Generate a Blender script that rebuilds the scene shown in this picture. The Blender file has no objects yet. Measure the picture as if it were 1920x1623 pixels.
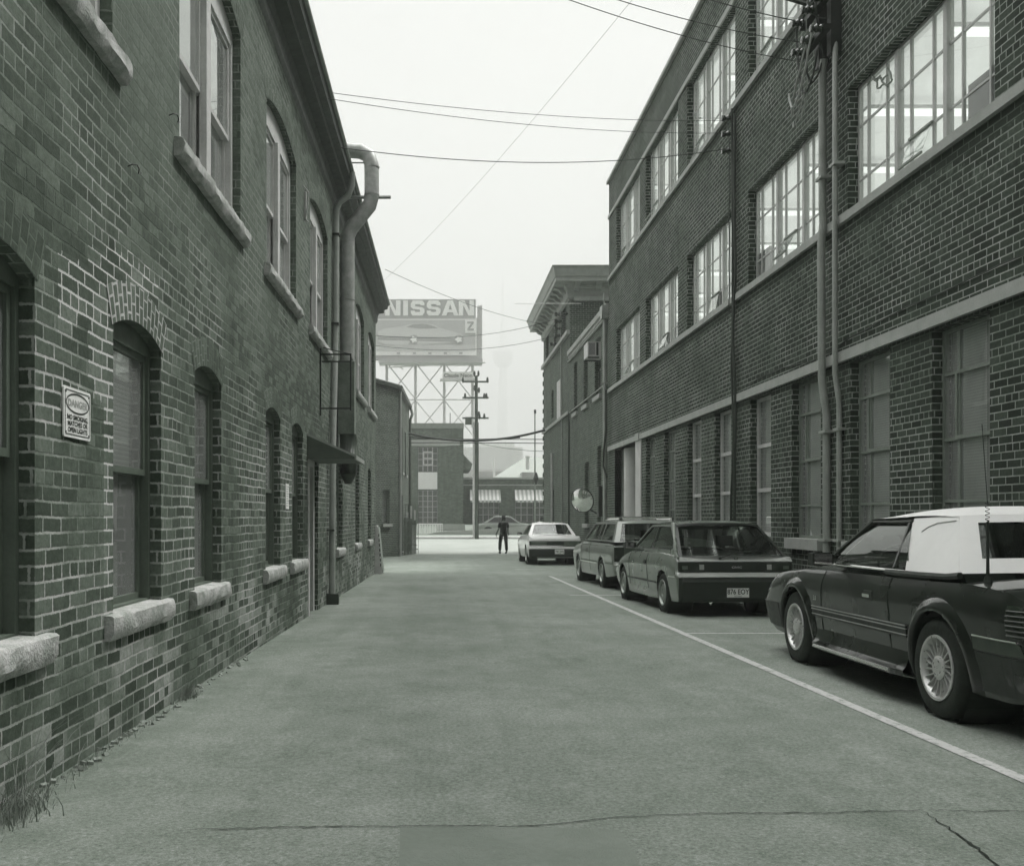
import bpy, math, random
from mathutils import Vector, Matrix, noise
from mathutils.geometry import tessellate_polygon
random.seed(7)
R = math.radians
scene = bpy.context.scene
COL = scene.collection
# ---------------------------------------------------------------- camera
F, CX, CY, EYE = 1800.0, 818.0, 969.5, 1.22
cam_d = bpy.data.cameras.new('camera'); cam = bpy.data.objects.new('camera', cam_d); COL.objects.link(cam)
cam.location = (0, 0, EYE); cam.rotation_euler = (R(90), 0, 0)
cam_d.sensor_width = 36; cam_d.lens = 36*F/1920
cam_d.shift_x = (960-CX)/1920; cam_d.shift_y = (CY-811.5)/1920
cam_d.clip_start = 0.1; cam_d.clip_end = 3000
scene.camera = cam
# ---------------------------------------------------------------- sky, sun, exposure
SUN_EL, SUN_AZ = R(57), R(60)          # azimuth measured from +Y towards +X
w = bpy.data.worlds.new('World'); scene.world = w; w.use_nodes = True
wt = w.node_tree; bg = wt.nodes['Background']
sky = wt.nodes.new('ShaderNodeTexSky'); sky.sky_type = 'NISHITA'; sky.sun_disc = False
sky.sun_elevation = SUN_EL; sky.sun_rotation = SUN_AZ; sky.air_density = 2.0; sky.dust_density = 6.0
bw = wt.nodes.new('ShaderNodeRGBToBW'); wt.links.new(sky.outputs[0], bw.inputs[0])
mul = wt.nodes.new('ShaderNodeMath'); mul.operation = 'MULTIPLY'; mul.inputs[1].default_value = 0.05
wt.links.new(bw.outputs[0], mul.inputs[0])
geo = wt.nodes.new('ShaderNodeTexCoord'); sep = wt.nodes.new('ShaderNodeSeparateXYZ'); wt.links.new(geo.outputs['Generated'], sep.inputs[0])
ramp = wt.nodes.new('ShaderNodeMapRange'); ramp.inputs[1].default_value = 0.47; ramp.inputs[2].default_value = 1.0
ramp.inputs[3].default_value = 4.75; ramp.inputs[4].default_value = 62.0; wt.links.new(sep.outputs['Z'], ramp.inputs[0])
cl = wt.nodes.new('ShaderNodeTexNoise'); cl.inputs['Scale'].default_value = 1.6; cl.inputs['Detail'].default_value = 3
wt.links.new(geo.outputs['Generated'], cl.inputs['Vector'])
cm = wt.nodes.new('ShaderNodeMapRange'); cm.inputs[3].default_value = 0.93; cm.inputs[4].default_value = 1.07; wt.links.new(cl.outputs['Fac'], cm.inputs[0])
# the hazy sky is brightest on the sun's side, ahead of the camera, and dull behind it
gd = wt.nodes.new('ShaderNodeMapRange'); gd.interpolation_type = 'SMOOTHSTEP'; wt.links.new(sep.outputs['Y'], gd.inputs[0])
gd.inputs[1].default_value = -.75; gd.inputs[2].default_value = .55; gd.inputs[3].default_value = .20; gd.inputs[4].default_value = 1.0
m0 = wt.nodes.new('ShaderNodeMath'); m0.operation = 'MULTIPLY'; wt.links.new(gd.outputs[0], m0.inputs[0]); wt.links.new(ramp.outputs[0], m0.inputs[1])
mm = wt.nodes.new('ShaderNodeMath'); mm.operation = 'MULTIPLY'; wt.links.new(m0.outputs[0], mm.inputs[0]); wt.links.new(cm.outputs[0], mm.inputs[1])
add = wt.nodes.new('ShaderNodeMath'); add.operation = 'ADD'; wt.links.new(mul.outputs[0], add.inputs[0]); wt.links.new(mm.outputs[0], add.inputs[1])
tint = wt.nodes.new('ShaderNodeCombineColor'); 
for i, k in enumerate((0.995, 1.0, 0.985)):
    t_ = wt.nodes.new('ShaderNodeMath'); t_.operation = 'MULTIPLY'; t_.inputs[1].default_value = k
    wt.links.new(add.outputs[0], t_.inputs[0]); wt.links.new(t_.outputs[0], tint.inputs[i])
wt.links.new(tint.outputs[0], bg.inputs['Color']); bg.inputs['Strength'].default_value = 0.12
sun_d = bpy.data.lights.new('sun', 'SUN'); sun = bpy.data.objects.new('sun', sun_d); COL.objects.link(sun)
sun_d.energy = 4.2; sun_d.angle = R(10); sun_d.color = (1.0, 0.99, 0.965)
sd = Vector((math.sin(SUN_AZ)*math.cos(SUN_EL), math.cos(SUN_AZ)*math.cos(SUN_EL), math.sin(SUN_EL)))
sun.rotation_euler = sd.to_track_quat('Z', 'Y').to_euler()
vs = scene.view_settings; scene.display_settings.display_device = 'sRGB'
vs.view_transform = 'Standard'; vs.look = 'None'; vs.gamma = 1; vs.exposure = 0.27
scene.cycles.max_bounces = 8; scene.cycles.transparent_max_bounces = 12; scene.cycles.volume_bounces = 1

# ---------------------------------------------------------------- node helpers
class V:
    def __init__(s, nt, v): s.nt, s.v = nt, v
    def op(s, o, b=None, c=None):
        n = s.nt.nodes.new('ShaderNodeMath'); n.operation = o
        for i, x in enumerate((s, b, c)):
            if x is None: continue
            if isinstance(x, V): s.nt.links.new(x.v, n.inputs[i])
            else: n.inputs[i].default_value = x
        return V(s.nt, n.outputs[0])
    def __add__(s, o): return s.op('ADD', o)
    def __sub__(s, o): return s.op('SUBTRACT', o)
    def __mul__(s, o): return s.op('MULTIPLY', o)
    __rmul__ = __mul__; __radd__ = __add__
    def __truediv__(s, o): return s.op('DIVIDE', o)
    def fl(s): return s.op('FLOOR')
    def fr(s): return s.op('FRACT')
    def ab(s): return s.op('ABSOLUTE')
    def mod(s, o): return s.op('FLOORED_MODULO', o)
    def lt(s, o): return s.op('LESS_THAN', o)
    def gt(s, o): return s.op('GREATER_THAN', o)
    def mn(s, o): return s.op('MINIMUM', o)
    def mx(s, o): return s.op('MAXIMUM', o)
    def pw(s, o): return s.op('POWER', o)
    def mr(s, a, b, c, d, t='LINEAR'):
        n = s.nt.nodes.new('ShaderNodeMapRange'); n.interpolation_type = t
        s.nt.links.new(s.v, n.inputs[0])
        for i, x in enumerate((a, b, c, d)):
            if isinstance(x, V): s.nt.links.new(x.v, n.inputs[i+1])
            else: n.inputs[i+1].default_value = x
        return V(s.nt, n.outputs[0])
def lerp(a, b, t):
    d = a*-1.0+b if isinstance(a, V) and not isinstance(b, V) else b-a
    return t*d+a
class Mat:
    """procedural grey material with a faint green print tone"""
    def __init__(s, name):
        s.m = bpy.data.materials.new(name); s.m.use_nodes = True; s.nt = s.m.node_tree
        s.b = s.nt.nodes['Principled BSDF']; s.out = s.nt.nodes['Material Output']
    def uv(s):
        n = s.nt.nodes.new('ShaderNodeUVMap'); n.uv_map = 'UVMap'; q = s.nt.nodes.new('ShaderNodeSeparateXYZ')
        s.nt.links.new(n.outputs[0], q.inputs[0]); s.uvv = n.outputs[0]
        return V(s.nt, q.outputs[0]), V(s.nt, q.outputs[1])
    def pos(s):
        n = s.nt.nodes.new('ShaderNodeNewGeometry'); return n.outputs['Position']
    def obj(s):
        n = s.nt.nodes.new('ShaderNodeTexCoord'); return n.outputs['Object']
    def comb(s, x, y, z=0.0):
        n = s.nt.nodes.new('ShaderNodeCombineXYZ')
        for i, a in enumerate((x, y, z)):
            if isinstance(a, V): s.nt.links.new(a.v, n.inputs[i])
            else: n.inputs[i].default_value = a
        return n.outputs[0]
    def noise(s, vec, scale, detail=3, rough=.55, dist=0):
        n = s.nt.nodes.new('ShaderNodeTexNoise'); n.inputs['Scale'].default_value = scale
        n.inputs['Detail'].default_value = detail; n.inputs['Roughness'].default_value = rough; n.inputs['Distortion'].default_value = dist
        s.nt.links.new(vec, n.inputs['Vector']); return V(s.nt, n.outputs['Fac'])
    def white(s, vec):
        n = s.nt.nodes.new('ShaderNodeTexWhiteNoise'); n.noise_dimensions = '3D'; s.nt.links.new(vec, n.inputs['Vector']); return V(s.nt, n.outputs['Value'])
    def color(s, v):      # print tone: darks lean green, whites stay neutral
        n = s.nt.nodes.new('ShaderNodeCombineColor')
        for i, (lo, hi) in enumerate(((.60, .995), (1.0, 1.0), (.60, .975))):
            if isinstance(v, V): s.nt.links.new((v*(v/.45).mx(.001).mn(1.0).pw(.5).mr(0, 1, lo, hi)).v, n.inputs[i])
            else: n.inputs[i].default_value = v*(lo+(hi-lo)*min(1, v/.45)**.5)
        s.nt.links.new(n.outputs[0], s.b.inputs['Base Color']); return n.outputs[0]
    def bump(s, h, strength=.5, dist=.01):
        n = s.nt.nodes.new('ShaderNodeBump'); n.inputs['Strength'].default_value = strength; n.inputs['Distance'].default_value = dist
        s.nt.links.new(h.v, n.inputs['Height']); s.nt.links.new(n.outputs[0], s.b.inputs['Normal']); return n.outputs[0]
    def rough(s, v):
        if isinstance(v, V): s.nt.links.new(v.v, s.b.inputs['Roughness'])
        else: s.b.inputs['Roughness'].default_value = v
MATS = {}
def simple(name, g, rough=.6, metal=0.0, var=.15, scale=8.0, bump=.0, bscale=60, coat=0.0, ior=None, emit=0.0):
    if name in MATS: return MATS[name]
    M = Mat(name); p = M.obj()
    n = M.noise(p, scale, 4)
    v = n.mr(.25, .75, g*(1-var), g*(1+var)); n2 = M.noise(p, scale*9, 3); v = v*n2.mr(.3, .7, 1-var*.4, 1+var*.4)
    M.color(v); M.rough(M.noise(p, scale*1.7, 3).mr(.3, .7, max(rough-.06, 0.01), min(rough+.08, 1)))
    M.b.inputs['Metallic'].default_value = metal
    if coat: M.b.inputs['Coat Weight'].default_value = coat; M.b.inputs['Coat Roughness'].default_value = .03
    if ior: M.b.inputs['IOR'].default_value = ior
    if bump: M.bump(M.noise(p, bscale, 4), bump, .01)
    if emit:
        M.b.inputs['Emission Color'].default_value = (.98, 1, .98, 1); M.b.inputs['Emission Strength'].default_value = emit
    MATS[name] = M.m; return M.m
def glass(name, tr=.85, rough=.015, boost=1.6, wav=.02, ior=1.5, base=None):
    """thin window pane: Fresnel mix of a mirror-like reflection and what lies behind"""
    if name in MATS: return MATS[name]
    M = Mat(name); nt = M.nt; nt.nodes.remove(M.b)
    tb = nt.nodes.new('ShaderNodeBsdfTransparent'); tb.inputs[0].default_value = (tr*.96, tr, tr*.97, 1)
    gl = nt.nodes.new('ShaderNodeBsdfAnisotropic'); gl.inputs['Roughness'].default_value = rough; gl.inputs['Color'].default_value = (.97, 1, .97, 1)
    fr = nt.nodes.new('ShaderNodeFresnel'); fr.inputs['IOR'].default_value = ior
    bp = nt.nodes.new('ShaderNodeBump'); bp.inputs['Strength'].default_value = wav; bp.inputs['Distance'].default_value = .05
    nz = M.noise(M.obj(), 1.7, 2); nt.links.new(nz.v, bp.inputs['Height'])
    nt.links.new(bp.outputs[0], gl.inputs['Normal'])
    f = (V(nt, fr.outputs[0])*boost).mn(.95)
    mix = nt.nodes.new('ShaderNodeMixShader'); nt.links.new(f.v, mix.inputs[0]); nt.links.new(tb.outputs[0], mix.inputs[1]); nt.links.new(gl.outputs[0], mix.inputs[2])
    last = mix.outputs[0]
    if base:   # pale diffuse film paints reflected light onto the pane
        df = nt.nodes.new('ShaderNodeBsdfDiffuse'); df.inputs[0].default_value = (base[0]*.96, base[0], base[0]*.96, 1)
        m2 = nt.nodes.new('ShaderNodeMixShader'); nz2 = M.noise(M.obj(), 1.3, 4).mr(.3, .75, base[1]*.7, base[1]*1.25)
        nt.links.new(nz2.v, m2.inputs[0]); nt.links.new(last, m2.inputs[1]); nt.links.new(df.outputs[0], m2.inputs[2]); last = m2.outputs[0]
    nt.links.new(last, M.out.inputs[0])
    MATS[name] = M.m; return M.m
def brick_mat(name, lo, hi, mort, *, eff=(), L=.213, H=.0762, mw=.009, hdr=6, wavy=.0, rag=.004, mfade=(.6, 1.), patch=None, pale=None, bump=.8, painted=None, seed=0.0):
    M = Mat(name); u, v = M.uv(); uvv = M.uvv
    if wavy:
        v = v + (M.noise(uvv, 2.2, 2)-.5)*wavy*2; u = u + (M.noise(uvv, 5.0, 2)-.5)*wavy
    r = (v/H).fl(); f = (v/H).fr()
    if hdr: isH = r.mod(float(hdr)).lt(.5); Lx = isH.mr(0, 1, L, L/2)
    else: Lx = V(M.nt, M.comb(0, 0)); Lx = u*0.0 + L
    jit = M.white(M.comb(r, seed, 3.3))
    uu = u/Lx + r.mod(2.0)*.5 + jit*(.25 if wavy else .06)
    c = uu.fl(); fu = uu.fr()
    dx = fu.mn((fu*-1.0)+1.0)*Lx; dy = f.mn((f*-1.0)+1.0)*H
    nd = M.noise(uvv, 55.0, 3)
    d = dx.mn(dy) + (nd-.5)*rag*2
    rnd = M.white(M.comb(c, r, seed)); rnd2 = M.white(M.comb(r, c, seed+5))
    mwv = M.noise(uvv, 1.3, 2).mr(.35, .65, mw*.42, mw*.62)
    mask = d.mr(mwv, mwv+.0025, 1.0, 0.0)
    tone = rnd.pw(1.4)*(hi-lo) + lo
    if pale:   # salvaged / sooty odd bricks: (share, tone, u/v limits)
        sh, tn, vmax = pale
        zone = v.mr(vmax-.25, vmax+.15, 1, 0)*M.noise(uvv, .9, 2).mr(.42, .55, 0, 1)
        isp = rnd2.gt(1.0-sh)*zone; tone = lerp(tone, rnd*tn*.5+tn*.75, isp)
    mott = M.noise(uvv, 24.0, 6, .75).mr(.28, .72, .62, 1.38); big = M.noise(uvv, .55, 5, .65).mr(.3, .7, .74, 1.26)
    streak = M.noise(M.comb(u*5.0, v*.45), 1.0, 5, .6).mr(.3, .7, .80, 1.15)
    tone = tone*mott*big*streak
    soot = None
    for (z0, z1, dk) in eff:      # lime bloom below the courses, sooty strip tight under them
        ez = v.mr(z0, z0+.25, 0, 1)*v.mr(z1, z1+.05, 1, 0)*M.noise(uvv, 3.2, 5, .7).mr(.52, .62, 0, .75)*M.noise(uvv, 30.0, 4, .7).mr(.4, .6, .2, 1)
        tone = lerp(tone, .17, ez); sz = v.gt(z1)*v.lt(z1+dk)*M.noise(uvv, 1.5, 3).mr(.3, .7, .45, .95); tone = lerp(tone, lo*.95, sz); soot = sz if soot is None else soot.mx(sz)
    mv = M.noise(uvv, .9, 5, .6).mr(.38, .62, mfade[0], mfade[1])*M.noise(uvv, 14.0, 3).mr(.3, .7, .75, 1.15)
    mcol = mv*mort
    if painted: mcol = mcol*v.mr(1.7, 2.6, 1.5, 1.0)*u.mr(5.5, 12.0, 1.1, .85)
    if eff: mcol = lerp(mcol, lo*1.6, soot*.8)
    if patch:
        for (u0, u1, v0, v1) in patch:
            nn = (rnd-.5)*.16
            uc = c*Lx
            pz = u.gt(u0)*u.lt(u1)*(v+nn).gt(v0)*(v+nn).lt(v1)
            mcol = lerp(mcol, mort*1.9, pz); tone = lerp(tone, tone*1.25, pz)
    if painted:  # old grime/paint film that closes the joints above a height
        pm = v.mr(painted[0], painted[0]+.9, 0, 1)*M.noise(uvv, .35, 3).mr(.38, .6, .0, painted[1])
        tone = lerp(tone, painted[2]*1.0*mott, pm); mcol = lerp(mcol, painted[2]*1.12, pm*.8)
    col = lerp(tone, mcol, mask)
    M.color(col); M.rough(.9); M.b.inputs['Specular IOR Level'].default_value = .25
    h = (mask*-1.0+1.0)*.7 + M.noise(uvv, 70.0, 4)*.3 + rnd2*.15
    M.bump(h, bump, .008)
    return M.m

# ---------------------------------------------------------------- mesh builder
ROOT = {}
class MB:
    def __init__(s): s.v, s.f, s.u, s.mi = [], [], [], []
    def face(s, pts, n=None, uv=None, mi=0):
        P = [Vector(p) for p in pts]
        if n is not None:
            nn = Vector((0, 0, 0))
            for i in range(len(P)): nn += P[i].cross(P[(i+1) % len(P)])
            if nn.dot(Vector(n)) < 0: P.reverse(); uv = uv[::-1] if uv else None
        k = len(s.v); s.v += P; s.f.append(list(range(k, k+len(P)))); s.u.append(uv); s.mi.append(mi)
    def box(s, a, b, mi=0, M=None):
        x0, y0, z0 = (min(a[i], b[i]) for i in range(3)); x1, y1, z1 = (max(a[i], b[i]) for i in range(3))
        c = [Vector(p) for p in ((x0,y0,z0),(x1,y0,z0),(x1,y1,z0),(x0,y1,z0),(x0,y0,z1),(x1,y0,z1),(x1,y1,z1),(x0,y1,z1))]
        if M is not None: c = [M @ p for p in c]
        k = len(s.v); s.v += c
        for q in ((0,3,2,1),(4,5,6,7),(0,1,5,4),(1,2,6,5),(2,3,7,6),(3,0,4,7)): s.f.append([k+i for i in q]); s.u.append(None); s.mi.append(mi)
    def grid(s, rows, mi=0, closed=False, smooth=True):
        k = len(s.v); n = len(rows[0]); s.v += [Vector(p) for r in rows for p in r]
        for i in range(len(rows)-1):
            for j in range(n if closed else n-1):
                j2 = (j+1) % n
                s.f.append([k+i*n+j, k+i*n+j2, k+(i+1)*n+j2, k+(i+1)*n+j]); s.u.append(None); s.mi.append(mi)
    def tube(s, pts, r, seg=8, mi=0, cap=True):
        pts = [Vector(p) for p in pts]; rr = r if isinstance(r, (list, tuple)) else [r]*len(pts)
        rows = []; up = Vector((0, 0, 1)); prev = None
        for i, p in enumerate(pts):
            t = (pts[min(i+1, len(pts)-1)]-pts[max(i-1, 0)]).normalized()
            if prev is None: a = t.cross(up if abs(t.z) < .95 else Vector((1, 0, 0))).normalized()
            else: a = (prev - t*prev.dot(t)).normalized()
            prev = a; b = t.cross(a)
            rows.append([p + (a*math.cos(2*math.pi*j/seg) + b*math.sin(2*math.pi*j/seg))*rr[i] for j in range(seg)])
        s.grid(rows, mi, closed=True)
        if cap:
            for rw in (rows[0], rows[-1]): s.face(rw, mi=mi)
    def prism(s, poly, axis, a, b, mi=0):
        """poly: 2-D points in the plane of the other two axes, extruded a..b along axis"""
        def P(p, t):
            q = list(p); q.insert(axis, t); return q
        n = len(poly)
        for i in range(n):
            j = (i+1) % n; s.face([P(poly[i], a), P(poly[j], a), P(poly[j], b), P(poly[i], b)], mi=mi)
        s.tess([poly], lambda p: P(p, a), mi=mi); s.tess([poly], lambda p: P(p, b), mi=mi)
    def tess(s, loops, fn, n=None, mi=0, uv=None):
        L = [[Vector((p[0], p[1], 0)) for p in l] for l in loops]; flat = [p for l in loops for p in l]
        for t in tessellate_polygon(L): s.face([fn(flat[i]) for i in t], n, [uv(flat[i]) for i in t] if uv else None, mi)
    def lathe(s, prof, M=None, seg=24, mi=0, a0=0, a1=2*math.pi):
        """prof: (radius, x) ; axis = local x"""
        M = M or Matrix(); full = abs(a1-a0-2*math.pi) < 1e-6; ns = seg if full else seg+1
        rows = [[M @ Vector((x, r*math.cos(a0+(a1-a0)*j/seg), r*math.sin(a0+(a1-a0)*j/seg))) for j in range(ns)] for r, x in prof]
        s.grid(rows, mi, closed=full)
    def build(s, name, mat, parent=None, world=False, smooth=False, label=None):
        me = bpy.data.meshes.new(name); vs_ = s.v
        if parent is not None and world:
            inv = ROOT[parent.name].inverted(); vs_ = [inv @ p for p in s.v]
        me.from_pydata([tuple(p) for p in vs_], [], s.f)
        for m in (mat if isinstance(mat, (list, tuple)) else [mat]): me.materials.append(m)
        uvl = me.uv_layers.new(name='UVMap'); k = 0; data = [0.0]*(2*len(me.loops))
        for fi, f in enumerate(s.f):
            u = s.u[fi]
            if u is None:
                P = [s.v[i] for i in f]; nn = Vector((0, 0, 0))
                for i in range(len(P)): nn += P[i].cross(P[(i+1) % len(P)])
                ax = max(range(3), key=lambda i: abs(nn[i]) + (.02 if i == 0 else 0))
                u = [(p.y, p.z) if ax == 0 else (p.x, p.z) if ax == 1 else (p.x, p.y) for p in P]
            for q in u: data[2*k] = q[0]; data[2*k+1] = q[1]; k += 1
        uvl.data.foreach_set('uv', data)
        if any(s.mi): me.polygons.foreach_set('material_index', s.mi)
        o = bpy.data.objects.new(name, me); COL.objects.link(o)
        if smooth:
            import bmesh
            bm = bmesh.new(); bm.from_mesh(me); bmesh.ops.remove_doubles(bm, verts=bm.verts, dist=.0004); bmesh.ops.recalc_face_normals(bm, faces=bm.faces)
            lim = R(smooth if smooth is not True else 40)
            for f in bm.faces: f.smooth = True
            for e in bm.edges:
                if len(e.link_faces) == 2 and e.calc_face_angle(0) > lim: e.smooth = False
            bm.to_mesh(me); bm.free()
        if parent is not None: o.parent = parent; ROOT[o.name] = ROOT[parent.name]
        else: ROOT[o.name] = Matrix()
        if label: o['label'] = label
        return o
def tag(o, label=None, cat=None, group=None, kind=None):
    if label: o['label'] = label
    if cat: o['category'] = cat
    if group: o['group'] = group
    if kind: o['kind'] = kind
    return o
def thing(name, label, cat, loc=(0, 0, 0), rot=(0, 0, 0), group=None):
    o = bpy.data.objects.new(name, None); COL.objects.link(o); o.empty_display_size = .3
    o.location = loc; o.rotation_euler = rot; tag(o, label, cat, group)
    ROOT[o.name] = Matrix.LocRotScale(Vector(loc), o.rotation_euler.to_matrix().to_quaternion(), None); return o
def sub(name, parent):
    o = bpy.data.objects.new(name, None); COL.objects.link(o); o.parent = parent; ROOT[o.name] = ROOT[parent.name]; return o
def struct(name, mb, mat, **k): return tag(mb.build(name, mat, **k), kind='structure')
def P(px, py, Y): return Vector(((px-CX)/F*Y, Y, EYE+(CY-py)/F*Y))   # point of the place at depth Y behind a photo pixel (measuring aid)
_tc = {}
def text_mb(mb, s, fn, size, align='CENTER', depth=0.0, n=None, bold=0.0, mi=0):
    """glyph outlines of the built-in font, mapped by fn(x, y) into place"""
    cu = bpy.data.curves.new('t', 'FONT'); cu.body = s; cu.size = size; cu.align_x = align; cu.offset = bold; cu.resolution_u = 3
    o = bpy.data.objects.new('t', cu); me = bpy.data.meshes.new_from_object(o)
    for p in me.polygons: mb.face([fn(me.vertices[i].co.x, me.vertices[i].co.y) for i in p.vertices], n, mi=mi)
    bpy.data.objects.remove(o); bpy.data.curves.remove(cu); bpy.data.meshes.remove(me)
def gz(y):
    """height of the ground along the alley"""
    T = ((-30, .2), (0, 0), (44, -.462), (50, -.44), (62, -.175), (66, .3), (70, .70), (3000, .70))
    for (a, za), (b, zb) in zip(T, T[1:]):
        if y <= b: return za+(zb-za)*(y-a)/(b-a)
    return .7

# ---------------------------------------------------------------- materials
BRL = brick_mat('old_red_brick', .062, .155, .30, wavy=.014, rag=.007, mw=.0105, mfade=(.26, 1.1), patch=[(4.72, 5.12, 2.20, 2.52), (5.12, 5.52, 1.92, 2.68), (5.52, 6.36, 2.60, 2.80), (5.35, 5.5, .7, 1.95)], pale=(.42, .27, .72), painted=(2.75, .62, .155), bump=.9)
BRLV = brick_mat('arch_brick', .07, .13, .2, wavy=.003, rag=.003, hdr=0, L=.12, H=.07, mw=.009, mfade=(.5, 1), bump=.7)
BRLW = brick_mat('repointed_arch_brick', .10, .16, .50, wavy=.003, rag=.004, hdr=0, L=.12, H=.07, mw=.012, mfade=(.8, 1), bump=.7)
BRR = brick_mat('dark_wirecut_brick', .030, .075, .36, wavy=.003, rag=.0025, mw=.0095, mfade=(.6, 1.1), bump=.6, seed=9, eff=[(4.3, 4.86, .2), (7.75, 8.26, .2), (2.95, 3.12, .14)])
BRT = brick_mat('tower_brick', .065, .115, .34, wavy=.0, rag=.002, mw=.009, mfade=(.7, 1), bump=.5, seed=4)
BRB = brick_mat('street_brick', .11, .17, .22, wavy=.0, rag=.002, mw=.009, mfade=(.7, 1), bump=.3, seed=14)
STONE = simple('rock_faced_limestone', .40, .9, var=.35, scale=11, bump=1.0, bscale=55)
CONC = simple('cast_concrete_band', .36, .85, var=.12, scale=5, bump=.2)
PAINTW = simple('weathered_white_paint', .5, .6, var=.15, scale=6, bump=.15)
PAINTG = simple('weathered_grey_paint', .11, .55, var=.2, scale=6, bump=.15)
PAINTD = simple('dark_painted_wood', .05, .5, var=.25, scale=6, bump=.1)
STEELF = simple('painted_steel_sash', .22, .5, var=.15, scale=5)
STEELL = simple('pale_painted_sash', .42, .5, var=.1, scale=5)
GALV = simple('galvanised_sheet', .40, .48, metal=.3, var=.25, scale=7, bump=.08, bscale=20)
PIPEP = simple('painted_conduit', .33, .45, var=.15, scale=6)
BLACK = simple('black_iron', .02, .5, var=.2, scale=9)
DARK = simple('unlit_interior', .02, .9, var=.2)
RUB = simple('rubber', .018, .75, var=.3, scale=20, bump=.2)
CABLE = simple('cable_sheath', .035, .6, var=.1)
BLIND = None
G_NEAR = glass('old_window_glass', .85, .012, 1.8, .05, base=(.5, .27))
G_RGT = glass('painted_sheen_window_glass', .9, .02, 1.9, .05, base=(.60, .25))  # pale film brightens the shaded ground floor panes
G_UP = glass('factory_window_glass', .8, .02, 1.5, .03, base=(.6, .22))
G_CAR = glass('car_window_glass', .42, .008, 1.35, .0)
def blind_mat(name, g, pitch=.03):
    M = Mat(name); u, v = M.uv(); f = (v/pitch).fr()
    col = f.mr(0, 1, g*.72, g*1.1)*M.noise(M.uvv, 3.0, 3).mr(.3, .7, .9, 1.08); M.color(col); M.rough(.7); M.bump(f, .3, .01); return M.m
BLIND = blind_mat('slatted_blind', .75); BLINDP = blind_mat('pale_slatted_blind', .85)
CURT = simple('pale_roller_blind', .62, .8, var=.08, scale=2)
CURTG = simple('grey_roller_blind', .30, .8, var=.1, scale=2)
GLOWROOM = simple('glowing_room_wall', .72, .9, var=.05, emit=.30)  # wall and ceiling surfaces glow, in place of light from the tubes
GLOWCEIL = simple('glowing_room_ceiling', .78, .9, var=.05, emit=.34)
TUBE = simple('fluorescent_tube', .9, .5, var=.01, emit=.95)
HAZE = True
# ---------------------------------------------------------------- ground, alley, street
def asphalt():
    M = Mat('worn_asphalt'); p = M.pos()
    g = V(M.nt, None)
    a = M.noise(p, .45, 6, .65).mr(.3, .7, .192, .268); b = M.noise(p, 3.2, 6, .7).mr(.28, .72, .86, 1.14)
    sp = M.noise(p, 48.0, 4, .8).mr(.28, .72, .55, 1.45); sp2 = M.noise(p, 230.0, 2, .6).mr(.25, .75, .7, 1.3)
    vo = M.nt.nodes.new('ShaderNodeTexVoronoi'); vo.inputs['Scale'].default_value = 34; M.nt.links.new(p, vo.inputs['Vector'])
    st = V(M.nt, vo.outputs['Distance']).mr(.0, .28, 1.0, 0.0)*M.white(vo.outputs['Position']).gt(.7)
    st2 = V(M.nt, vo.outputs['Distance']).mr(.0, .3, 1.0, 0.0)*M.white(vo.outputs['Position']).lt(.12)
    q = M.nt.nodes.new('ShaderNodeSeparateXYZ'); M.nt.links.new(p, q.inputs[0]); x = V(M.nt, q.outputs[0]); y = V(M.nt, q.outputs[1])
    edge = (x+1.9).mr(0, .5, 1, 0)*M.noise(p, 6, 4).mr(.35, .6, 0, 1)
    oil = M.noise(M.comb(x*1.2, y*.35), 1.0, 5, .65).mr(.55, .72, 1, .78)*M.noise(p, 5.5, 5, .7).mr(.60, .68, 1.0, .82)*M.noise(M.comb(x*3.5, y*.12), 1.0, 4).mr(.3, .7, .93, 1.06)
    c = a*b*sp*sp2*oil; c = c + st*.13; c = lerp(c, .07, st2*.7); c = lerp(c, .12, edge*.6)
    # pale worn bloom in the wheel track
    bx = ((x-.15)/.55).pw(2.0) + ((y-6.6)/.6).pw(2.0); c = c*(bx + M.noise(p, 1.5, 3)*.8).mr(.2, 1.5, 1.14, 1.0)
    M.color(c); M.rough(M.noise(p, 3.0, 4).mr(.3, .7, .78, .95)); M.b.inputs['Specular IOR Level'].default_value = .35
    M.bump(M.noise(p, 130.0, 4)*.6+M.noise(p, 9.0, 3)*.5, .7, .012); return M.m
ASPH = asphalt()
STREETC = simple('pale_street_concrete', .32, .85, var=.1, scale=.6, bump=.1, bscale=20)
WALKC = simple('pavement_concrete', .5, .85, var=.08, scale=1.2, bump=.1, bscale=20)
EARTH = simple('far_ground', .22, .95, var=.2, scale=.2)
LINEP = Mat('worn_line_paint'); pp = LINEP.pos(); nn_ = LINEP.noise(pp, 18, 5, .7).mr(.34, .5, 0, 1)
LINEP.color(lerp(LINEP.noise(pp, 90, 2).mr(.3, .7, .2, .26), .5, nn_)); LINEP.rough(.8); LINEP = LINEP.m
ys = [-30, 0, 10, 20, 30, 40, 44, 47, 50, 54, 58, 62, 64, 66, 70, 90, 300, 1500]
m = MB()
for a, b in zip(ys, ys[1:]):
    for x0, x1 in ((-900, -60), (-60, -10), (-10, 10), (10, 60), (60, 900)):
        m.face([(x0, a, gz(a)-.012), (x1, a, gz(a)-.012), (x1, b, gz(b)-.012), (x0, b, gz(b)-.012)], (0, 0, 1))
struct('ground', m, EARTH)
m = MB()
for i in range(-6, 44):
    m.face([(-9, i, gz(i)), (5.6, i, gz(i)), (5.6, i+1, gz(i+1)), (-9, i+1, gz(i+1))], (0, 0, 1))
struct('alley', m, ASPH)
m = MB()
for a, b in ((44, 47), (47, 50), (50, 54), (54, 58), (58, 62)):
    m.face([(-60, a, gz(a)+.0), (60, a, gz(a)), (60, b, gz(b)), (-60, b, gz(b))], (0, 0, 1))
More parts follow.
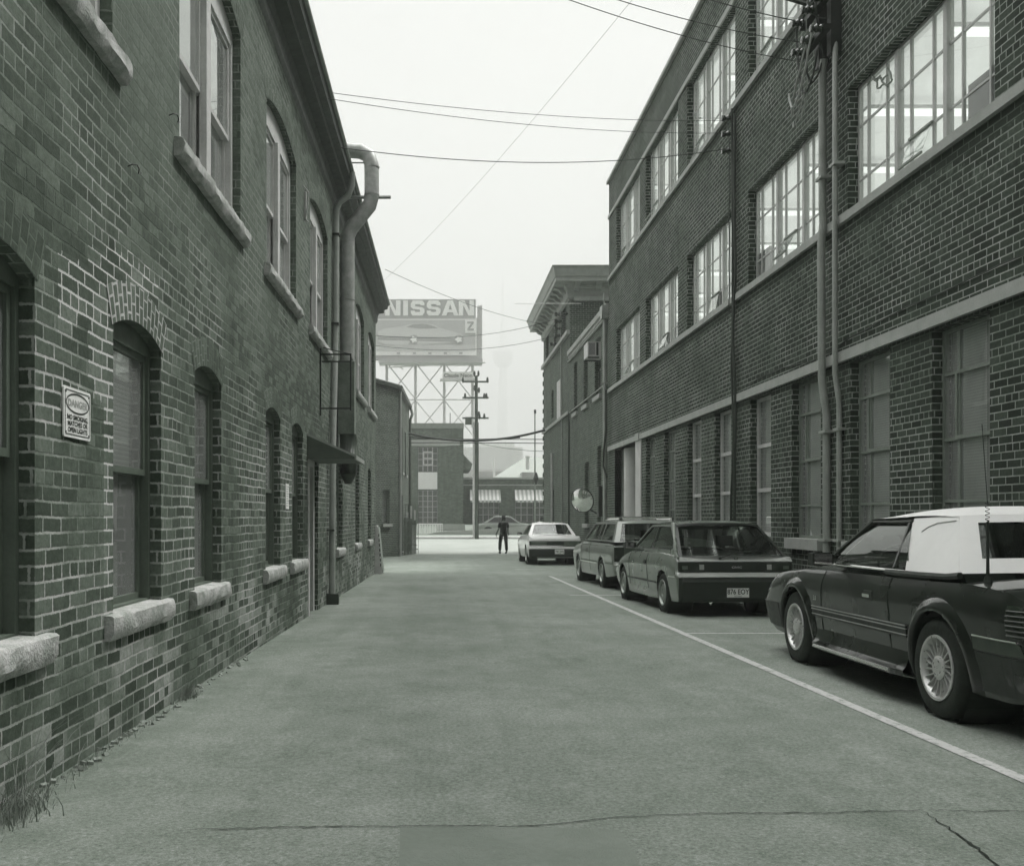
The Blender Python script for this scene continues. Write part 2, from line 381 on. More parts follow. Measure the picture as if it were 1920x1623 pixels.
struct('street', m, STREETC)
m = MB(); m.box((-60, 62, -.6), (60, 62.25, gz(62)+.13)); struct('kerb', m, WALKC)
m = MB(); m.face([(-60, 62.25, gz(62)+.126), (60, 62.25, gz(62)+.126), (60, 64, gz(62)+.16), (-60, 64, gz(62)+.16)], (0, 0, 1)); struct('sidewalk', m, WALKC)
# painted bay lines
def strip(y0, y1, x0, x1, name, mat, dz=.004):
    m = MB(); n = max(1, int((y1-y0)/.5))
    for i in range(n):
        a = y0+(y1-y0)*i/n; b = y0+(y1-y0)*(i+1)/n
        m.face([(x0, a, gz(a)+dz), (x1, a, gz(a)+dz), (x1, b, gz(b)+dz), (x0, b, gz(b)+dz)], (0, 0, 1))
    return struct(name, m, mat)
strip(1.5, 24.0, 2.80, 2.885, 'parking_line', LINEP)
strip(11.02, 11.09, 2.89, 5.2, 'bay_line', LINEP); strip(17.25, 17.33, 2.4, 5.2, 'bay_line', LINEP); strip(27.9, 28.0, 2.3, 3.2, 'bay_line', LINEP)
# cracks: real narrow dark gaps drawn as ribbons with ragged edges
def crack(pts, wd, name='pavement_crack', seed=1, amp=.02):
    random.seed(seed); L = []
    for (a, b) in zip(pts, pts[1:]):
        a = Vector(a); b = Vector(b); n = max(2, int((b-a).length/.035)); pr = Vector((-(b-a).y, (b-a).x)).normalized()
        for i in range(n): L.append(a.lerp(b, i/n) + pr*random.uniform(-amp, amp)*.5)
    L.append(Vector(pts[-1])); m = MB()
    for i in range(len(L)-1):
        a, b = L[i], L[i+1]; d = (b-a).normalized(); pr = Vector((-d.y, d.x)); w0 = wd*(.35+.9*abs(noise.noise(Vector((i*.31, seed, 0)))))*min(1, i/6+.2); w1 = w0
        m.face([(a.x-pr.x*w0, a.y-pr.y*w0, gz(a.y)+.0045), (b.x-pr.x*w1, b.y-pr.y*w1, gz(b.y)+.0045), (b.x+pr.x*w1, b.y+pr.y*w1, gz(b.y)+.0045), (a.x+pr.x*w0, a.y+pr.y*w0, gz(a.y)+.0045)], (0, 0, 1))
    return struct(name, m, DARK)
def gp(px, py):
    Y = F*1.22/(py-988.4); return ((px-CX)/F*Y, Y)
crack([gp(330, 1556), gp(560, 1551), gp(740, 1549), gp(1000, 1549), gp(1160, 1533), gp(1330, 1525), gp(1560, 1524), gp(1725, 1519)], .0065, seed=3)
crack([gp(1725, 1519), gp(1830, 1522), gp(1960, 1520)], .006, seed=5)
crack([gp(1725, 1519), gp(1745, 1530), gp(1800, 1568), gp(1850, 1603), gp(1890, 1640)], .009, seed=8)
m = MB(); random.seed(4)      # older darker patch in the foreground
pts = [(750, 1552), (900, 1550), (1020, 1552), (1160, 1556), (1192, 1600), (1210, 1680), (1180, 1800), (700, 1800), (748, 1640)]
PATCHM = simple('asphalt_patch', .212, .9, var=.12, scale=3, bump=.8, bscale=110)
m.tess([[gp(*p) for p in pts]], lambda p: (p[0], p[1], gz(p[1])+.0035), (0, 0, 1)); struct('asphalt_patch', m, PATCHM)

# ---------------------------------------------------------------- building helpers
def arch_pts(s0, s1, z0, zs, rise, n=10):
    L = [(s0, z0), (s1, z0), (s1, zs)]
    if rise > 0:
        h = (s1-s0)/2; r = (h*h+rise*rise)/(2*rise); a = math.asin(h/r); c = (s0+s1)/2
        L += [(c+r*math.sin(a-2*a*i/n), zs+rise-r+r*math.cos(a-2*a*i/n)) for i in range(1, n)]
    L.append((s0, zs)); return L
def wall_open(outer, holes, fn, out, reveal, mb):
    """flat wall with openings and reveals; fn(s, z, d) -> point, d = depth into the wall"""
    mb.tess([outer]+holes, lambda p: fn(p[0], p[1], 0), out)
    for h in holes:
        for a, b in zip(h, h[1:]+h[:1]):
            mb.face([fn(*a, 0), fn(*b, 0), fn(*b, reveal), fn(*a, reveal)])
def stone_sill(parent, y0, y1, z0, z1, out, xin, sgn, mat, rough=.02, seed=0, name='sill'):
    """rock-faced sill along y; face towards sgn*x"""
    n = max(6, int((y1-y0)/.05)); prof = [(0, z0), (.6, z0), (1, z0+.3*(z1-z0)), (1, z0+.65*(z1-z0)), (.93, z1-.012), (.7, z1), (0, z1+.01)]
    rows = []
    for i in range(n+1):
        y = y0+(y1-y0)*i/n; r = []
        for k, (t, z) in enumerate(prof):
            q = noise.noise(Vector((y*9+seed, z*22, t*3)))*rough*(1 if 0 < k < 6 else 0); q2 = noise.noise(Vector((y*7, z*9+seed, 4)))*rough*.6*(1 if 0 < k < 5 else 0)
            r.append((xin+sgn*(t*out+q), y+(q*.6 if i in (0, n) else 0), z+q2))
        rows.append(r)
    m = MB(); m.grid(rows, closed=True); m.face(rows[0]); m.face(rows[-1]); return m.build(name, mat, parent, smooth=35)

# ---------------------------------------------------------------- left brick building (local frame: y along the wall, +x towards the alley)
LB = thing('brick_warehouse', 'old two-storey brick building with arched sash windows along the left of the alley', 'building', (-1.915, 0, 0), (0, 0, -math.atan(21/F)))
gf = [(1.6, 2.55), (3.53, 4.454), (5.50, 6.419), (7.27, 8.13), (10.11, 11.0), (11.83, 12.73), (16.65, 17.53), (19.95, 20.83), (23.1, 23.98)]
uf = [(1.1, 2.4), (3.55, 5.49), (6.86, 8.884), (10.16, 12.14), (13.38, 15.33), (20.05, 22.04), (23.2, 25.1)]
GS, GT, US, UT = .655, 2.33, 3.87, 5.66
holes = [arch_pts(a, b, GS-gz(0)*0, GT, .09) for a, b in gf] + [arch_pts(a, b, US, UT, .16, 14) for a, b in uf] + [[(13.16, -.165), (14.2, -.165), (14.2, 2.06), (13.16, 2.06)]]
m = MB()
# extend one window row behind the camera, wall from -4 to 25.63
wall_open([(-4, -.6), (25.63, -.6), (25.63, 6.56), (-4, 6.56)], holes, lambda s, z, d: (-d, s, z), (1, 0, 0), .20, m)
m.face([(0, 25.63, -.6), (-9, 25.63, -.6), (-9, 25.63, 6.56), (0, 25.63, 6.56)], (0, 1, 0))
m.face([(0, -4, -.6), (-9, -4, -.6), (-9, -4, 6.56), (0, -4, 6.56)], (0, -1, 0))
m.face([(-9, -4, -.6), (-9, 25.63, -.6), (-9, 25.63, 6.56), (-9, -4, 6.56)], (-1, 0, 0))
m.build('wall', BRL, LB)
m = MB(); m.box((-8.9, -3.9, -.6), (-.95, 25.5, 6.5)); m.build('interior', DARK, LB)
m = MB()
for a, b in gf+uf:
    up = (a, b) in uf; zs = UT if up else GT; rise = .16 if up else .09
    h = (b-a)/2+.0; r = (h*h+rise*rise)/(2*rise); an = math.asin(h/r); c = (a+b)/2; n = 16
    if (a, b) == (5.50, 6.419): mm2 = MB()
    else: mm2 = m
    D = .225
    for i in range(n):
        t0 = -an*1.06+2.12*an*i/n; t1 = -an*1.06+2.12*an*(i+1)/n
        def q(t, rr): return (.004, c+rr*math.sin(t), zs+rise-r+rr*math.cos(t))
        mm2.face([q(t0, r), q(t1, r), q(t1, r+D), q(t0, r+D)], (1, 0, 0), uv=[(0, t0*r), (0, t1*r), (D+.01, t1*r), (D+.01, t0*r)])
    if mm2 is not m: mm2.build('arch', BRLW, LB, label='arch with freshly repointed white joints')
    else: m.build('arch', BRLV, LB); m = MB()
def left_window(a, b, z0, zs, rise, up, wide, k):
    outl = arch_pts(a+.005, b-.005, z0, zs, rise, 10)
    fr = MB(); d0 = .072
    fw = .075 if up else .045; out = [(p[0], p[1]) for p in outl]
    inn = arch_pts(a+fw, b-fw, z0+fw*.7, zs-.05, 0) if not up else arch_pts(a+fw, b-fw, z0+fw*.7, zs-.12, 0)
    fr.tess([out, inn], lambda p: (-d0, p[0], p[1]), (1, 0, 0))
    for p, q in zip(inn, inn[1:]+inn[:1]): fr.face([(-d0, *p), (-d0, *q), (-d0-.06, *q), (-d0-.06, *p)])
    sa, sb, st, sbm = a+fw, b-fw, inn[2][1], z0+fw*.7
    lites = [(sa, sb)]
    if wide:
        c = (a+b)/2; fr.box((-d0-.03, c-.07, sbm), (-d0+.03, c+.07, st)); lites = [(sa, c-.07), (c+.07, sb)]
    mid = sbm+(st-sbm)*(.47 if up else .52)
    for (l, r_) in lites:      # upper sash stands forward of the lower
        sw = .04
        for (z_0, z_1, dd) in ((sbm, mid+.02, .055), (mid-.02, st, .02)):
            x1 = -d0-dd; x0 = x1-.035
            fr.box((x0, l, z_0), (x1, l+sw, z_1)); fr.box((x0, r_-sw, z_0), (x1, r_, z_1))
            fr.box((x0, l+sw, z_0), (x1, r_-sw, z_0+sw)); fr.box((x0, l+sw, z_1-sw), (x1, r_-sw, z_1))
    gl = MB()
    for (l, r_) in lites:
        gl.face([(-d0-.075, l+.04, sbm), (-d0-.075, r_-.04, sbm), (-d0-.075, r_-.04, mid), (-d0-.075, l+.04, mid)], (1, 0, 0))
        gl.face([(-d0-.037, l+.04, mid), (-d0-.037, r_-.04, mid), (-d0-.037, r_-.04, st), (-d0-.037, l+.04, st)], (1, 0, 0))
    w_ = gl.build('window', G_NEAR, LB)
    fr.build('frame', PAINTW if up else (PAINTG if k % 2 else PAINTD) if False else (PAINTW if up else PAINTG), w_)
    bl = MB()
    zb = {0: sbm, 1: mid-.1, 2: mid+.15}[0 if not up else 1]
    if not up: zb = (mid+.05, mid-.25, mid-.02, sbm+.02)[k % 4]
    bl.face([(-d0-.11, sa, zb), (-d0-.11, sb, zb), (-d0-.11, sb, st+.05), (-d0-.11, sa, st+.05)], (1, 0, 0))
    bl.build('blind', CURT if up else (BLINDP if k == 2 else CURT), w_)
    bk = MB(); bk.face([(-.5, a-.3, z0-.3), (-.5, b+.3, z0-.3), (-.5, b+.3, zs+.3), (-.5, a-.3, zs+.3)], (1, 0, 0)); bk.build('room_backing', CURTG if up else DARK, w_)
    stone_sill(w_, a-.14, b+.14, z0-(.13 if not up else .12), z0+.012, .058 if not up else .075, -.12, 1, STONE, .010 if not up else .016, k*3.7).location.x = 0
for k, (a, b) in enumerate(gf): left_window(a, b, GS, GT, .09, False, False, k)
for k, (a, b) in enumerate(uf): left_window(a, b, US, UT, .16, True, (b-a) > 1.5, k)
# sills need their own protrusion: stone_sill starts .12 inside the wall, so its face lies out-.12 beyond; fixed below by scale
for o in [o for o in bpy.data.objects if o.name.startswith('sill')]:
    for v in o.data.vertices:
        if v.co.x > -.119: v.co.x = v.co.x + .12
# door with transom
dr = MB(); dr.box((-.17, 13.30, -.15), (-.125, 14.06, 1.95)); d_ = dr.build('door', PAINTD, LB)
q = MB(); q.box((-.18, 13.161, -.17), (.012, 13.29, 2.055)); q.box((-.18, 14.07, -.17), (-.05, 14.199, 2.055)); q.box((-.18, 13.29, 1.95), (-.05, 14.07, 2.055)); q.build('door_frame', PAINTW, d_)
q = MB(); q.lathe([(0, .05), (.028, .045), (.034, .03), (.02, .012), (.015, 0)], Matrix.Translation((-.125, 13.95, .82)), 12); q.build('handle', simple('brass', .6, .25, metal=1, var=.05), d_, smooth=True)
# cornice and gutter
prof = [(0, 6.44), (.03, 6.50), (.035, 6.62), (.07, 6.70), (.20, 6.72), (.205, 6.80), (.30, 6.83), (.31, 6.90), (.34, 6.93), (.355, 7.00), (.30, 7.02), (-.4, 7.14)]
m = MB(); ys2 = [-4 + i*1.0 for i in range(30)]+[25.9]
m.grid([[(x, y, z) for x, z in prof] for y in ys2]); m.tess([prof+[(-.4, 6.44)]], lambda p: (p[0], 25.9, p[1]), (0, 1, 0)); m.tess([prof+[(-.4, 6.44)]], lambda p: (p[0], -4, p[1]), (0, -1, 0))
m.build('cornice', PAINTD, LB)
m = MB(); m.tube([(.335, y, 6.955) for y in ys2], .035, 8); m.build('gutter', simple('gutter_paint', .2, .45, var=.2), LB, smooth=True)
m = MB(); m.face([(-.38, -4, 7.12), (-.38, 25.9, 7.12), (-9.2, 25.9, 7.5), (-9.2, -4, 7.5)], (0, 0, 1)); m.build('roof', simple('roof_felt', .06, .9), LB)
# fittings on the left wall --------------------------------------------------
LR = ROOT[LB.name]; LROT = (0, 0, -math.atan(21/F))
def Lw(x, y, z): return LR @ Vector((x, y, z))
t = thing('downpipe', 'round painted rainwater downpipe beside the galvanised duct on the left wall', 'drainpipe', Lw(0, 15.3, gz(15.3)), LROT)
def loc(L): return [(x, y-15.3, z-gz(15.3)) for x, y, z in L]
m = MB(); m.tube(loc([(.335, 15.9, 6.93), (.33, 15.92, 6.72), (.26, 15.95, 6.55), (.12, 15.98, 6.46), (.065, 15.98, 6.34), (.06, 15.98, 6.1), (.06, 15.9, 4.4), (.06, 15.75, 3.4), (.07, 15.5, 2.6), (.08, 15.35, 1.9), (.08, 15.25, -.05)]), .052, 10); m.build('pipe', PIPEP, t, smooth=True)
m = MB()
for z, y in ((5.9, 15.98), (4.4, 15.9), (1.0, 15.3)): m.box(*[(x, yy-15.3, zz-gz(15.3)) for x, yy, zz in ((0, y-.08, z), (.12, y+.08, z+.03))])
m.build('strap', BLACK, t)
m = MB(); m.box((0, -.12, -.02), (.19, .02, .17)); m.build('shoe', PAINTD, t)
t = thing('ventilation_duct', 'galvanised duct rising past the eaves of the left building with elbows at its top', 'duct', Lw(0, 16.7, 0), LROT)
def l2(L): return [(x, y-16.7, z) for x, y, z in L]
m = MB()
m.tube(l2([(-.6, 16.9, 7.60), (.15, 16.7, 7.60), (.40, 16.7, 7.58), (.54, 16.7, 7.50), (.595, 16.7, 7.34), (.60, 16.7, 6.80), (.56, 16.7, 6.64), (.24, 16.7, 6.24), (.175, 16.7, 6.10), (.17, 16.7, 5.9), (.17, 16.7, 3.9)]), .128, 18); m.build('pipe', GALV, t, smooth=30)
for c_, ax in (((.15, 16.7, 7.60), 0), ((.60, 16.7, 7.30), 2), ((.60, 16.7, 6.82), 2), ((.17, 16.7, 6.02), 2), ((.17, 16.7, 5.0), 2), ((.17, 16.7, 3.94), 2)):
    a = list(c_); b = list(c_); a[ax] -= .012; b[ax] += .012; m = MB(); m.tube(l2([a, b]), .135, 18); m.build('seam', GALV, t, smooth=30)
m = MB(); m.box(*l2([(.03, 16.55, 2.66), (.31, 16.86, 3.9)])); m.build('casing', simple('weathered_plywood', .17, .9, var=.35, scale=5, bump=.6, bscale=18), t)
m = MB(); m.tube(l2([(.19, 16.7, 2.66), (.19, 16.7, 1.98)]), .15, 16); m.tube(l2([(.19, 16.7, 1.98), (.19, 16.7, 1.8)]), [.15, .06], 16); m.build('collector', PAINTD, t, smooth=30)
m = MB(); m.tube(l2([(0, 16.7, 6.78), (.93, 16.7, 6.78)]), .03, 6); m.tube(l2([(0, 16.7, 7.38), (.5, 16.7, 7.38)]), .012, 6); m.tube(l2([(.0, 16.7, 5.55), (.17, 16.7, 5.83)]), .012, 6); m.build('stay', PIPEP, t)
t = thing('iron_bracket', 'black iron frame bracket fixed over the door awning on the left wall', 'bracket', Lw(0, 14.4, 2.82), LROT)
m = MB(); z0, z1 = 0, .83; X = .475
for zz in (z0+.02, z1): m.box((0, -.01, zz), (X, .012, zz+.022))
for zz in (z1-.07,): m.box((0, .22, zz), (X-.02, .24, zz+.02)); m.box((X-.02, 0, zz+.03), (X, .24, zz+.05))
m.box((0, -.014, -.08), (.022, .016, .98)); m.box((X-.022, -.012, .0), (X, .014, .85)); m.tube([(.02, .0, .95), (X, 0, .84)], .008, 5)
m.build('frame', BLACK, t)
t = thing('door_awning', 'dark sloping metal awning over the left side door', 'awning', Lw(0, 13.1, 2.0), LROT)
m = MB(); a0, a1, h0, h1, ox = 0, 1.25, .02, .36, .66
m.face([(0, a0, h1), (0, a1, h1), (ox, a1, h0+.03), (ox, a0, h0+.03)], (1, 0, 1)); m.face([(0, a0, h1-.02), (0, a1, h1-.02), (ox, a1, h0), (ox, a0, h0)], (-1, 0, -1))
m.face([(0, a0, h1), (0, a0, h0), (ox, a0, h0), (ox, a0, h0+.03)], (0, -1, 0)); m.face([(0, a1, h1), (0, a1, h0), (ox, a1, h0), (ox, a1, h0+.03)], (0, 1, 0)); m.face([(0, a0, h0), (0, a1, h0), (ox, a1, h0), (ox, a0, h0)], (0, 0, -1))
m.build('canopy', simple('awning_canvas', .085, .6, var=.15), t)
m = MB(); m.box((ox-.01, a0-.012, h0-.012), (ox+.015, a1, h0+.045)); m.face([(0, a0-.006, h1-.025), (0, a0-.006, h1+.01), (ox, a0-.006, h0+.05), (ox, a0-.006, h0+.02)]) ; m.build('edge_trim', PIPEP, t)
# danger sign
t = thing('warning_sign', 'white metal danger sign about smoking screwed to the brick between two left windows', 'sign', Lw(0, 4.94, 1.75), LROT)
def sgn_poly(y0, y1, z0, z1, r=.012):
    L = []
    for cx, cz, s in ((y1-r, z1-r, 0), (y0+r, z1-r, 90), (y0+r, z0+r, 180), (y1-r, z0+r, 270)):
        L += [(cx+r*math.cos(R(s+a)), cz+r*math.sin(R(s+a))) for a in (0, 30, 60, 90)]
    return L
sy0, sy1, sz0, sz1 = -.175, .175, -.13, .13
sz0, sz1 = -.127, .127; sy0, sy1 = -.178, .178
SW = simple('enamel_white', .82, .35, var=.06, scale=12); SB = simple('enamel_black', .02, .4)
m = MB(); m.prism([(a, b) for a, b in sgn_poly(sy0, sy1, sz0, sz1)], 0, .004, .012); m.build('panel', SW, t)
m = MB()
def ring(mb, o, i, x): mb.tess([o, i], lambda p: (x, p[0], p[1]), (1, 0, 0))
ring(m, sgn_poly(sy0+.014, sy1-.014, sz0+.014, sz1-.014), sgn_poly(sy0+.019, sy1-.019, sz0+.019, sz1-.019), .0135)
el = lambda a, b, cz: [(a*math.cos(i*math.pi/18), cz+b*math.sin(i*math.pi/18)) for i in range(36)]
ring(m, el(.155, .053, .050), el(.146, .044, .050), .0135)
f_ = lambda x, y: (.0135, x, y)
for i, (s_, zz) in enumerate((('NO SMOKING,', -.034), ('MATCHES OR', -.066), ('OPEN LIGHTS', -.098))):
    text_mb(m, s_, lambda x, y, zz=zz: (.0135, x*1.25, y+zz), .034, n=(1, 0, 0), bold=.0010)
for yy in (sy0+.026, sy1-.026):
    for zz in (sz0+.026, sz1-.026): m.lathe([(0, .016), (.005, .014), (.005, .012)], Matrix.Translation((0, yy, zz)), 8)
m.build('lettering', SB, t)
m = MB(); text_mb(m, 'DANGER', lambda x, y: (.0135, x*1.3, y+.032), .050, n=(1, 0, 0), bold=.002); m.build('faded_lettering', simple('faded_ink', .38, .5, var=.1), t)
t = thing('paper_notice', 'small white paper notice taped between two far left windows', 'notice', Lw(0, 11.45, 1.45), LROT)
m = MB(); m.box((.002, -.11, -.13), (.006, .11, .17)); m.build('sheet', simple('paper', .75, .8), t)
m = MB()
for i in range(9): m.box((.0075, -.085, .13-i*.028), (.0085, .085-.03*(i % 3), .136-i*.028))
m.build('print', simple('ink', .2, .7), t)
for i, (y, z, lb) in enumerate(((5.75, 3.32, 'bent wire hook in the brickwork high left of the second upper window'), (6.6, 3.98, 'small wire eye beside the frame of the wide upper left window'))):
    m = MB(); m.tube([(0, 0, 0), (.03, 0, .012), (.05, .02, .015), (.055, .045, 0), (.045, .06, -.02), (.04, .09, -.015), (.045, .11, .0)], .004, 6)
    o = m.build('wire_hook', BLACK, smooth=True); o.location = Lw(0, y, z); o.rotation_euler = LROT; tag(o, lb, 'hook', 'hooks on the left wall')
t = thing('wall_bracket', 'old iron bracket strap fixed high on the wall between two upper left windows', 'bracket', Lw(0, 12.75, 5.2), LROT)
m = MB(); m.tube([(0, 0, .42), (.07, 0, .33), (.05, .02, .12), (.02, .04, 0), (.06, .05, -.05)], .012, 6); m.box((0, .05, -.02), (.03, .09, .36)); m.build('strap', PAINTW, t)
# weeds along the wall foot
GRASS = simple('dry_grass', .24, .8, var=.35, scale=6); GRASS2 = simple('straw', .30, .8, var=.3, scale=6)
def weeds(name, label, cx, cy, n, hmin, hmax, spread, seed, mat):
    random.seed(seed); m = MB()
    for _ in range(n):
        y = cy+random.gauss(0, spread[1]); x = cx+abs(random.gauss(0, spread[0])); h = random.uniform(hmin, hmax)*(.5+.5*math.exp(-((y-cy)/spread[1])**2)); a = random.uniform(0, 6.28); bend = random.uniform(.1, .9)
        p0 = Lw(x, y, 0); z0 = gz(p0.y)-.005; dx, dy = math.cos(a)*h*bend, math.sin(a)*h*bend; wd = random.uniform(.0015, .0035)
        dx = abs(dx)*.8 if x < .05 else dx
        pts = [Vector((p0.x+dx*t*t, p0.y+dy*t*t, z0+h*t*(1-.35*bend*t))) for t in (0, .35, .7, 1)]
        sd_ = Vector((-math.sin(a+1), math.cos(a+1), 0))*wd
        for i in range(3):
            k0 = 1-i/3.2; k1 = 1-(i+1)/3.2
            m.face([pts[i]-sd_*k0, pts[i]+sd_*k0, pts[i+1]+sd_*k1, pts[i+1]-sd_*k1])
    return tag(m.build(name, mat), label, 'weeds', kind='stuff')
weeds('grass_tuft', 'dry grass clump growing at the foot of the near left wall', .03, 4.0, 560, .05, .20, (.07, .22), 2, GRASS)
weeds('dry_stalks', 'pale dry stalks standing in the grass at the wall foot', .03, 4.2, 26, .3, .62, (.05, .35), 3, GRASS2)
weeds('wall_weeds', 'small weeds in the crack between left wall and asphalt', .02, 6.9, 260, .04, .16, (.04, .11), 5, GRASS)
weeds('edge_grass', 'thin line of weeds and debris along the wall edge', .02, 5.3, 420, .01, .06, (.04, .8), 6, GRASS)
m = MB(); random.seed(12)      # broken concrete edge / debris strip
for i in range(90):
    y = random.uniform(3.6, 9); p0 = Lw(random.uniform(.0, .09), y, 0); s_ = random.uniform(.006, .022)
    Mx = Matrix.Translation((p0.x, p0.y, gz(p0.y)+s_*.3)) @ Matrix.Rotation(random.uniform(0, 3), 4, 'Z') @ Matrix.Rotation(random.uniform(0, 1), 4, 'X')
    m.box((-s_, -s_*.7, -s_*.5), (s_, s_*.7, s_*.5), M=Mx)
tag(m.build('gravel', simple('rubble', .25, .9, var=.3, scale=20)), 'crumbs of stone and mortar along the foot of the left wall', 'gravel', kind='stuff')

# ---------------------------------------------------------------- right factory building (X = 5.3)
XR = 5.3
RB = thing('brick_factory', 'long three-storey dark brick factory with steel windows along the right', 'building', (XR, 14, gz(14)))
def RW(m, name, mat, parent=None, **k): return m.build(name, mat, parent or RB, world=True, **k)
bays = [(b-3.25, b) for b in (12.36, 16.3, 20.27, 24.3, 28.25)]+[(5.15, 8.40), (1.2, 4.45)]
gw = [(23.27, 24.27), (21.27, 22.34), (19.2, 20.25), (17.25, 18.28), (15.2, 16.2), (13.23, 14.32), (11.21, 12.29), (9.19, 10.26), (7.2, 8.25), (5.2, 6.2), (3.2, 4.2)]
rect = lambda a, b, z0, z1: [(a, z0), (b, z0), (b, z1), (a, z1)]
holes = [rect(a, b, .90, 3.21) for a, b in gw] + [rect(25.45, 28.5, -.6+.02, 3.21)] + [rect(a, b, 5.12, 6.74) for a, b in bays] + [rect(a, b, 8.54, 10.35) for a, b in bays]
m = MB(); wall_open(rect(-2, 29.46, -.6, 11.48), holes, lambda s, z, d: (XR+d, s, z), (-1, 0, 0), .2, m)
for y, n_ in ((29.46, 1), (-2, -1)): m.face([(XR, y, -.6), (XR+14, y, -.6), (XR+14, y, 11.48), (XR, y, 11.48)], (0, n_, 0))
m.face([(XR+14, -2, -.6), (XR+14, 29.46, -.6), (XR+14, 29.46, 11.48), (XR+14, -2, 11.48)], (1, 0, 0))
RW(m, 'wall', BRR)
def band(z0, z1, out, name, seam=2.4):
    m = MB(); y = 29.5; random.seed(int(z0*10))
    while y > -2:
        y2 = y-seam; m.box((XR-out, y-.004, z0), (XR+.05, y2, z1)); y = y2
    RW(m, name, CONC)
band(3.24, 3.375, .05, 'string_course'); band(5.03, 5.135, .055, 'sill_course'); band(8.45, 8.555, .055, 'sill_course'); band(10.352, 10.455, .035, 'string_course')
m = MB(); m.box((XR-.07, -2, 11.44), (XR+.35, 29.53, 11.53)); RW(m, 'coping', CONC)
m = MB(); m.face([(XR+.3, -2, 11.2), (XR+14, -2, 11.2), (XR+14, 29.4, 11.2), (XR+.3, 29.4, 11.2)], (0, 0, 1)); RW(m, 'roof', simple('roof_felt', .06, .9))
# window heads: dark soldier course shadow line
def steel_window(a, b, z0, z1, rows, fl, k):
    x = XR+.13; fr = MB(); gl = MB(); gl.face([(x+.012, a, z0), (x+.012, b, z0), (x+.012, b, z1), (x+.012, a, z1)], (-1, 0, 0))
    w_ = RW(gl, 'window', G_UP)
    W = b-a; th = W/3
    fr.box((x, a, z0), (x+.05, a+.04, z1)); fr.box((x, b-.04, z0), (x+.05, b, z1)); fr.box((x, a+.04, z1-.04), (x+.05, b-.04, z1)); fr.box((x, a+.04, z0), (x+.05, b-.04, z0+.04))
    for i in range(3):
        s0 = a+th*i
        if i: fr.box((x-.03, s0-.035, z0+.04), (x+.05, s0+.035, z1-.04))
        for q in (.27, .73): fr.box((x-.004, s0+th*q-.014, z0+.04), (x+.03, s0+th*q+.014, z1-.04))
        for r_ in rows:
            fr.box((x+.002, s0+.04, z0+r_-.012), (x+.028, s0+th-.04, z0+r_+.012))
    RW(fr, 'frame', STEELL, w_)
    random.seed(k*7+fl)
    vt = MB(); any_ = False     # vents pushed open
    for i in range(3):
        if (k*3+i*5+fl) % 3 != 0: continue
        s0 = a+th*i+th*.27; s1 = a+th*i+th*.73; zt = z0+rows[0]; ang = R(12+8*((k+i) % 3)); hh_ = rows[0]-.05
        d_ = math.sin(ang)*hh_; vt.face([(x-.01, s0, zt), (x-.01, s1, zt), (x-.01-d_, s1, zt-hh_*math.cos(ang)), (x-.01-d_, s0, zt-hh_*math.cos(ang))], (-1, 0, 0), mi=1); any_ = True
        for e0, e1 in ((0, .02), (1-.02, 1)):
            vt.face([(x-.014, s0+(s1-s0)*e0, zt), (x-.014, s0+(s1-s0)*e1, zt), (x-.014-d_, s0+(s1-s0)*e1, zt-hh_*math.cos(ang)), (x-.014-d_, s0+(s1-s0)*e0, zt-hh_*math.cos(ang))], (-1, 0, 0))
        c0 = zt-hh_*math.cos(ang); vt.box((x-.03-d_, s0-.01, c0-.015), (x-.005-d_, s1+.01, c0+.01)); vt.box((x-.03, s0-.01, zt-.012), (x-.004, s1+.01, zt+.012))
    if any_: RW(vt, 'vent_sash', [STEELF, G_UP], w_)
    dk = [(0, 0), (1, 0), (2, 0), (1, 1), (0, 0), (9, 9), (9, 9)][k] if fl == 1 else (9, 9)
    if dk[0] < 3:
        p = MB()
        for (col_, hh_) in {0: [(0, .5)], 1: [(0, .52), (2, .5)], 2: [(1, .45)], 3: [(0, .5), (1, .4)], 4: [(0, .45)]}.get(k, []):
            s0 = a+th*col_+th*.05; s1 = s0+th*.62
            if k == 1 and col_ == 2: s0 = b-th*.0-.28-1.0*0; s0 = a+.05; s1 = a+.62
            if k == 1 and col_ == 0: s0 = b-.62; s1 = b-.08
            p.box((x+.02, s0, z0+.04), (x+.09, s1, z0+hh_))
        if p.v: RW(p, 'blank_panel', simple('dark_blank_panel', .035, .5), w_)
rows2 = (.41, 1.11)
for k, (a, b) in enumerate(bays):
    steel_window(a, b, 5.135, 6.74, (.40, 1.09), 1, k); steel_window(a, b, 8.555, 10.35, (.42, 1.14), 2, k)
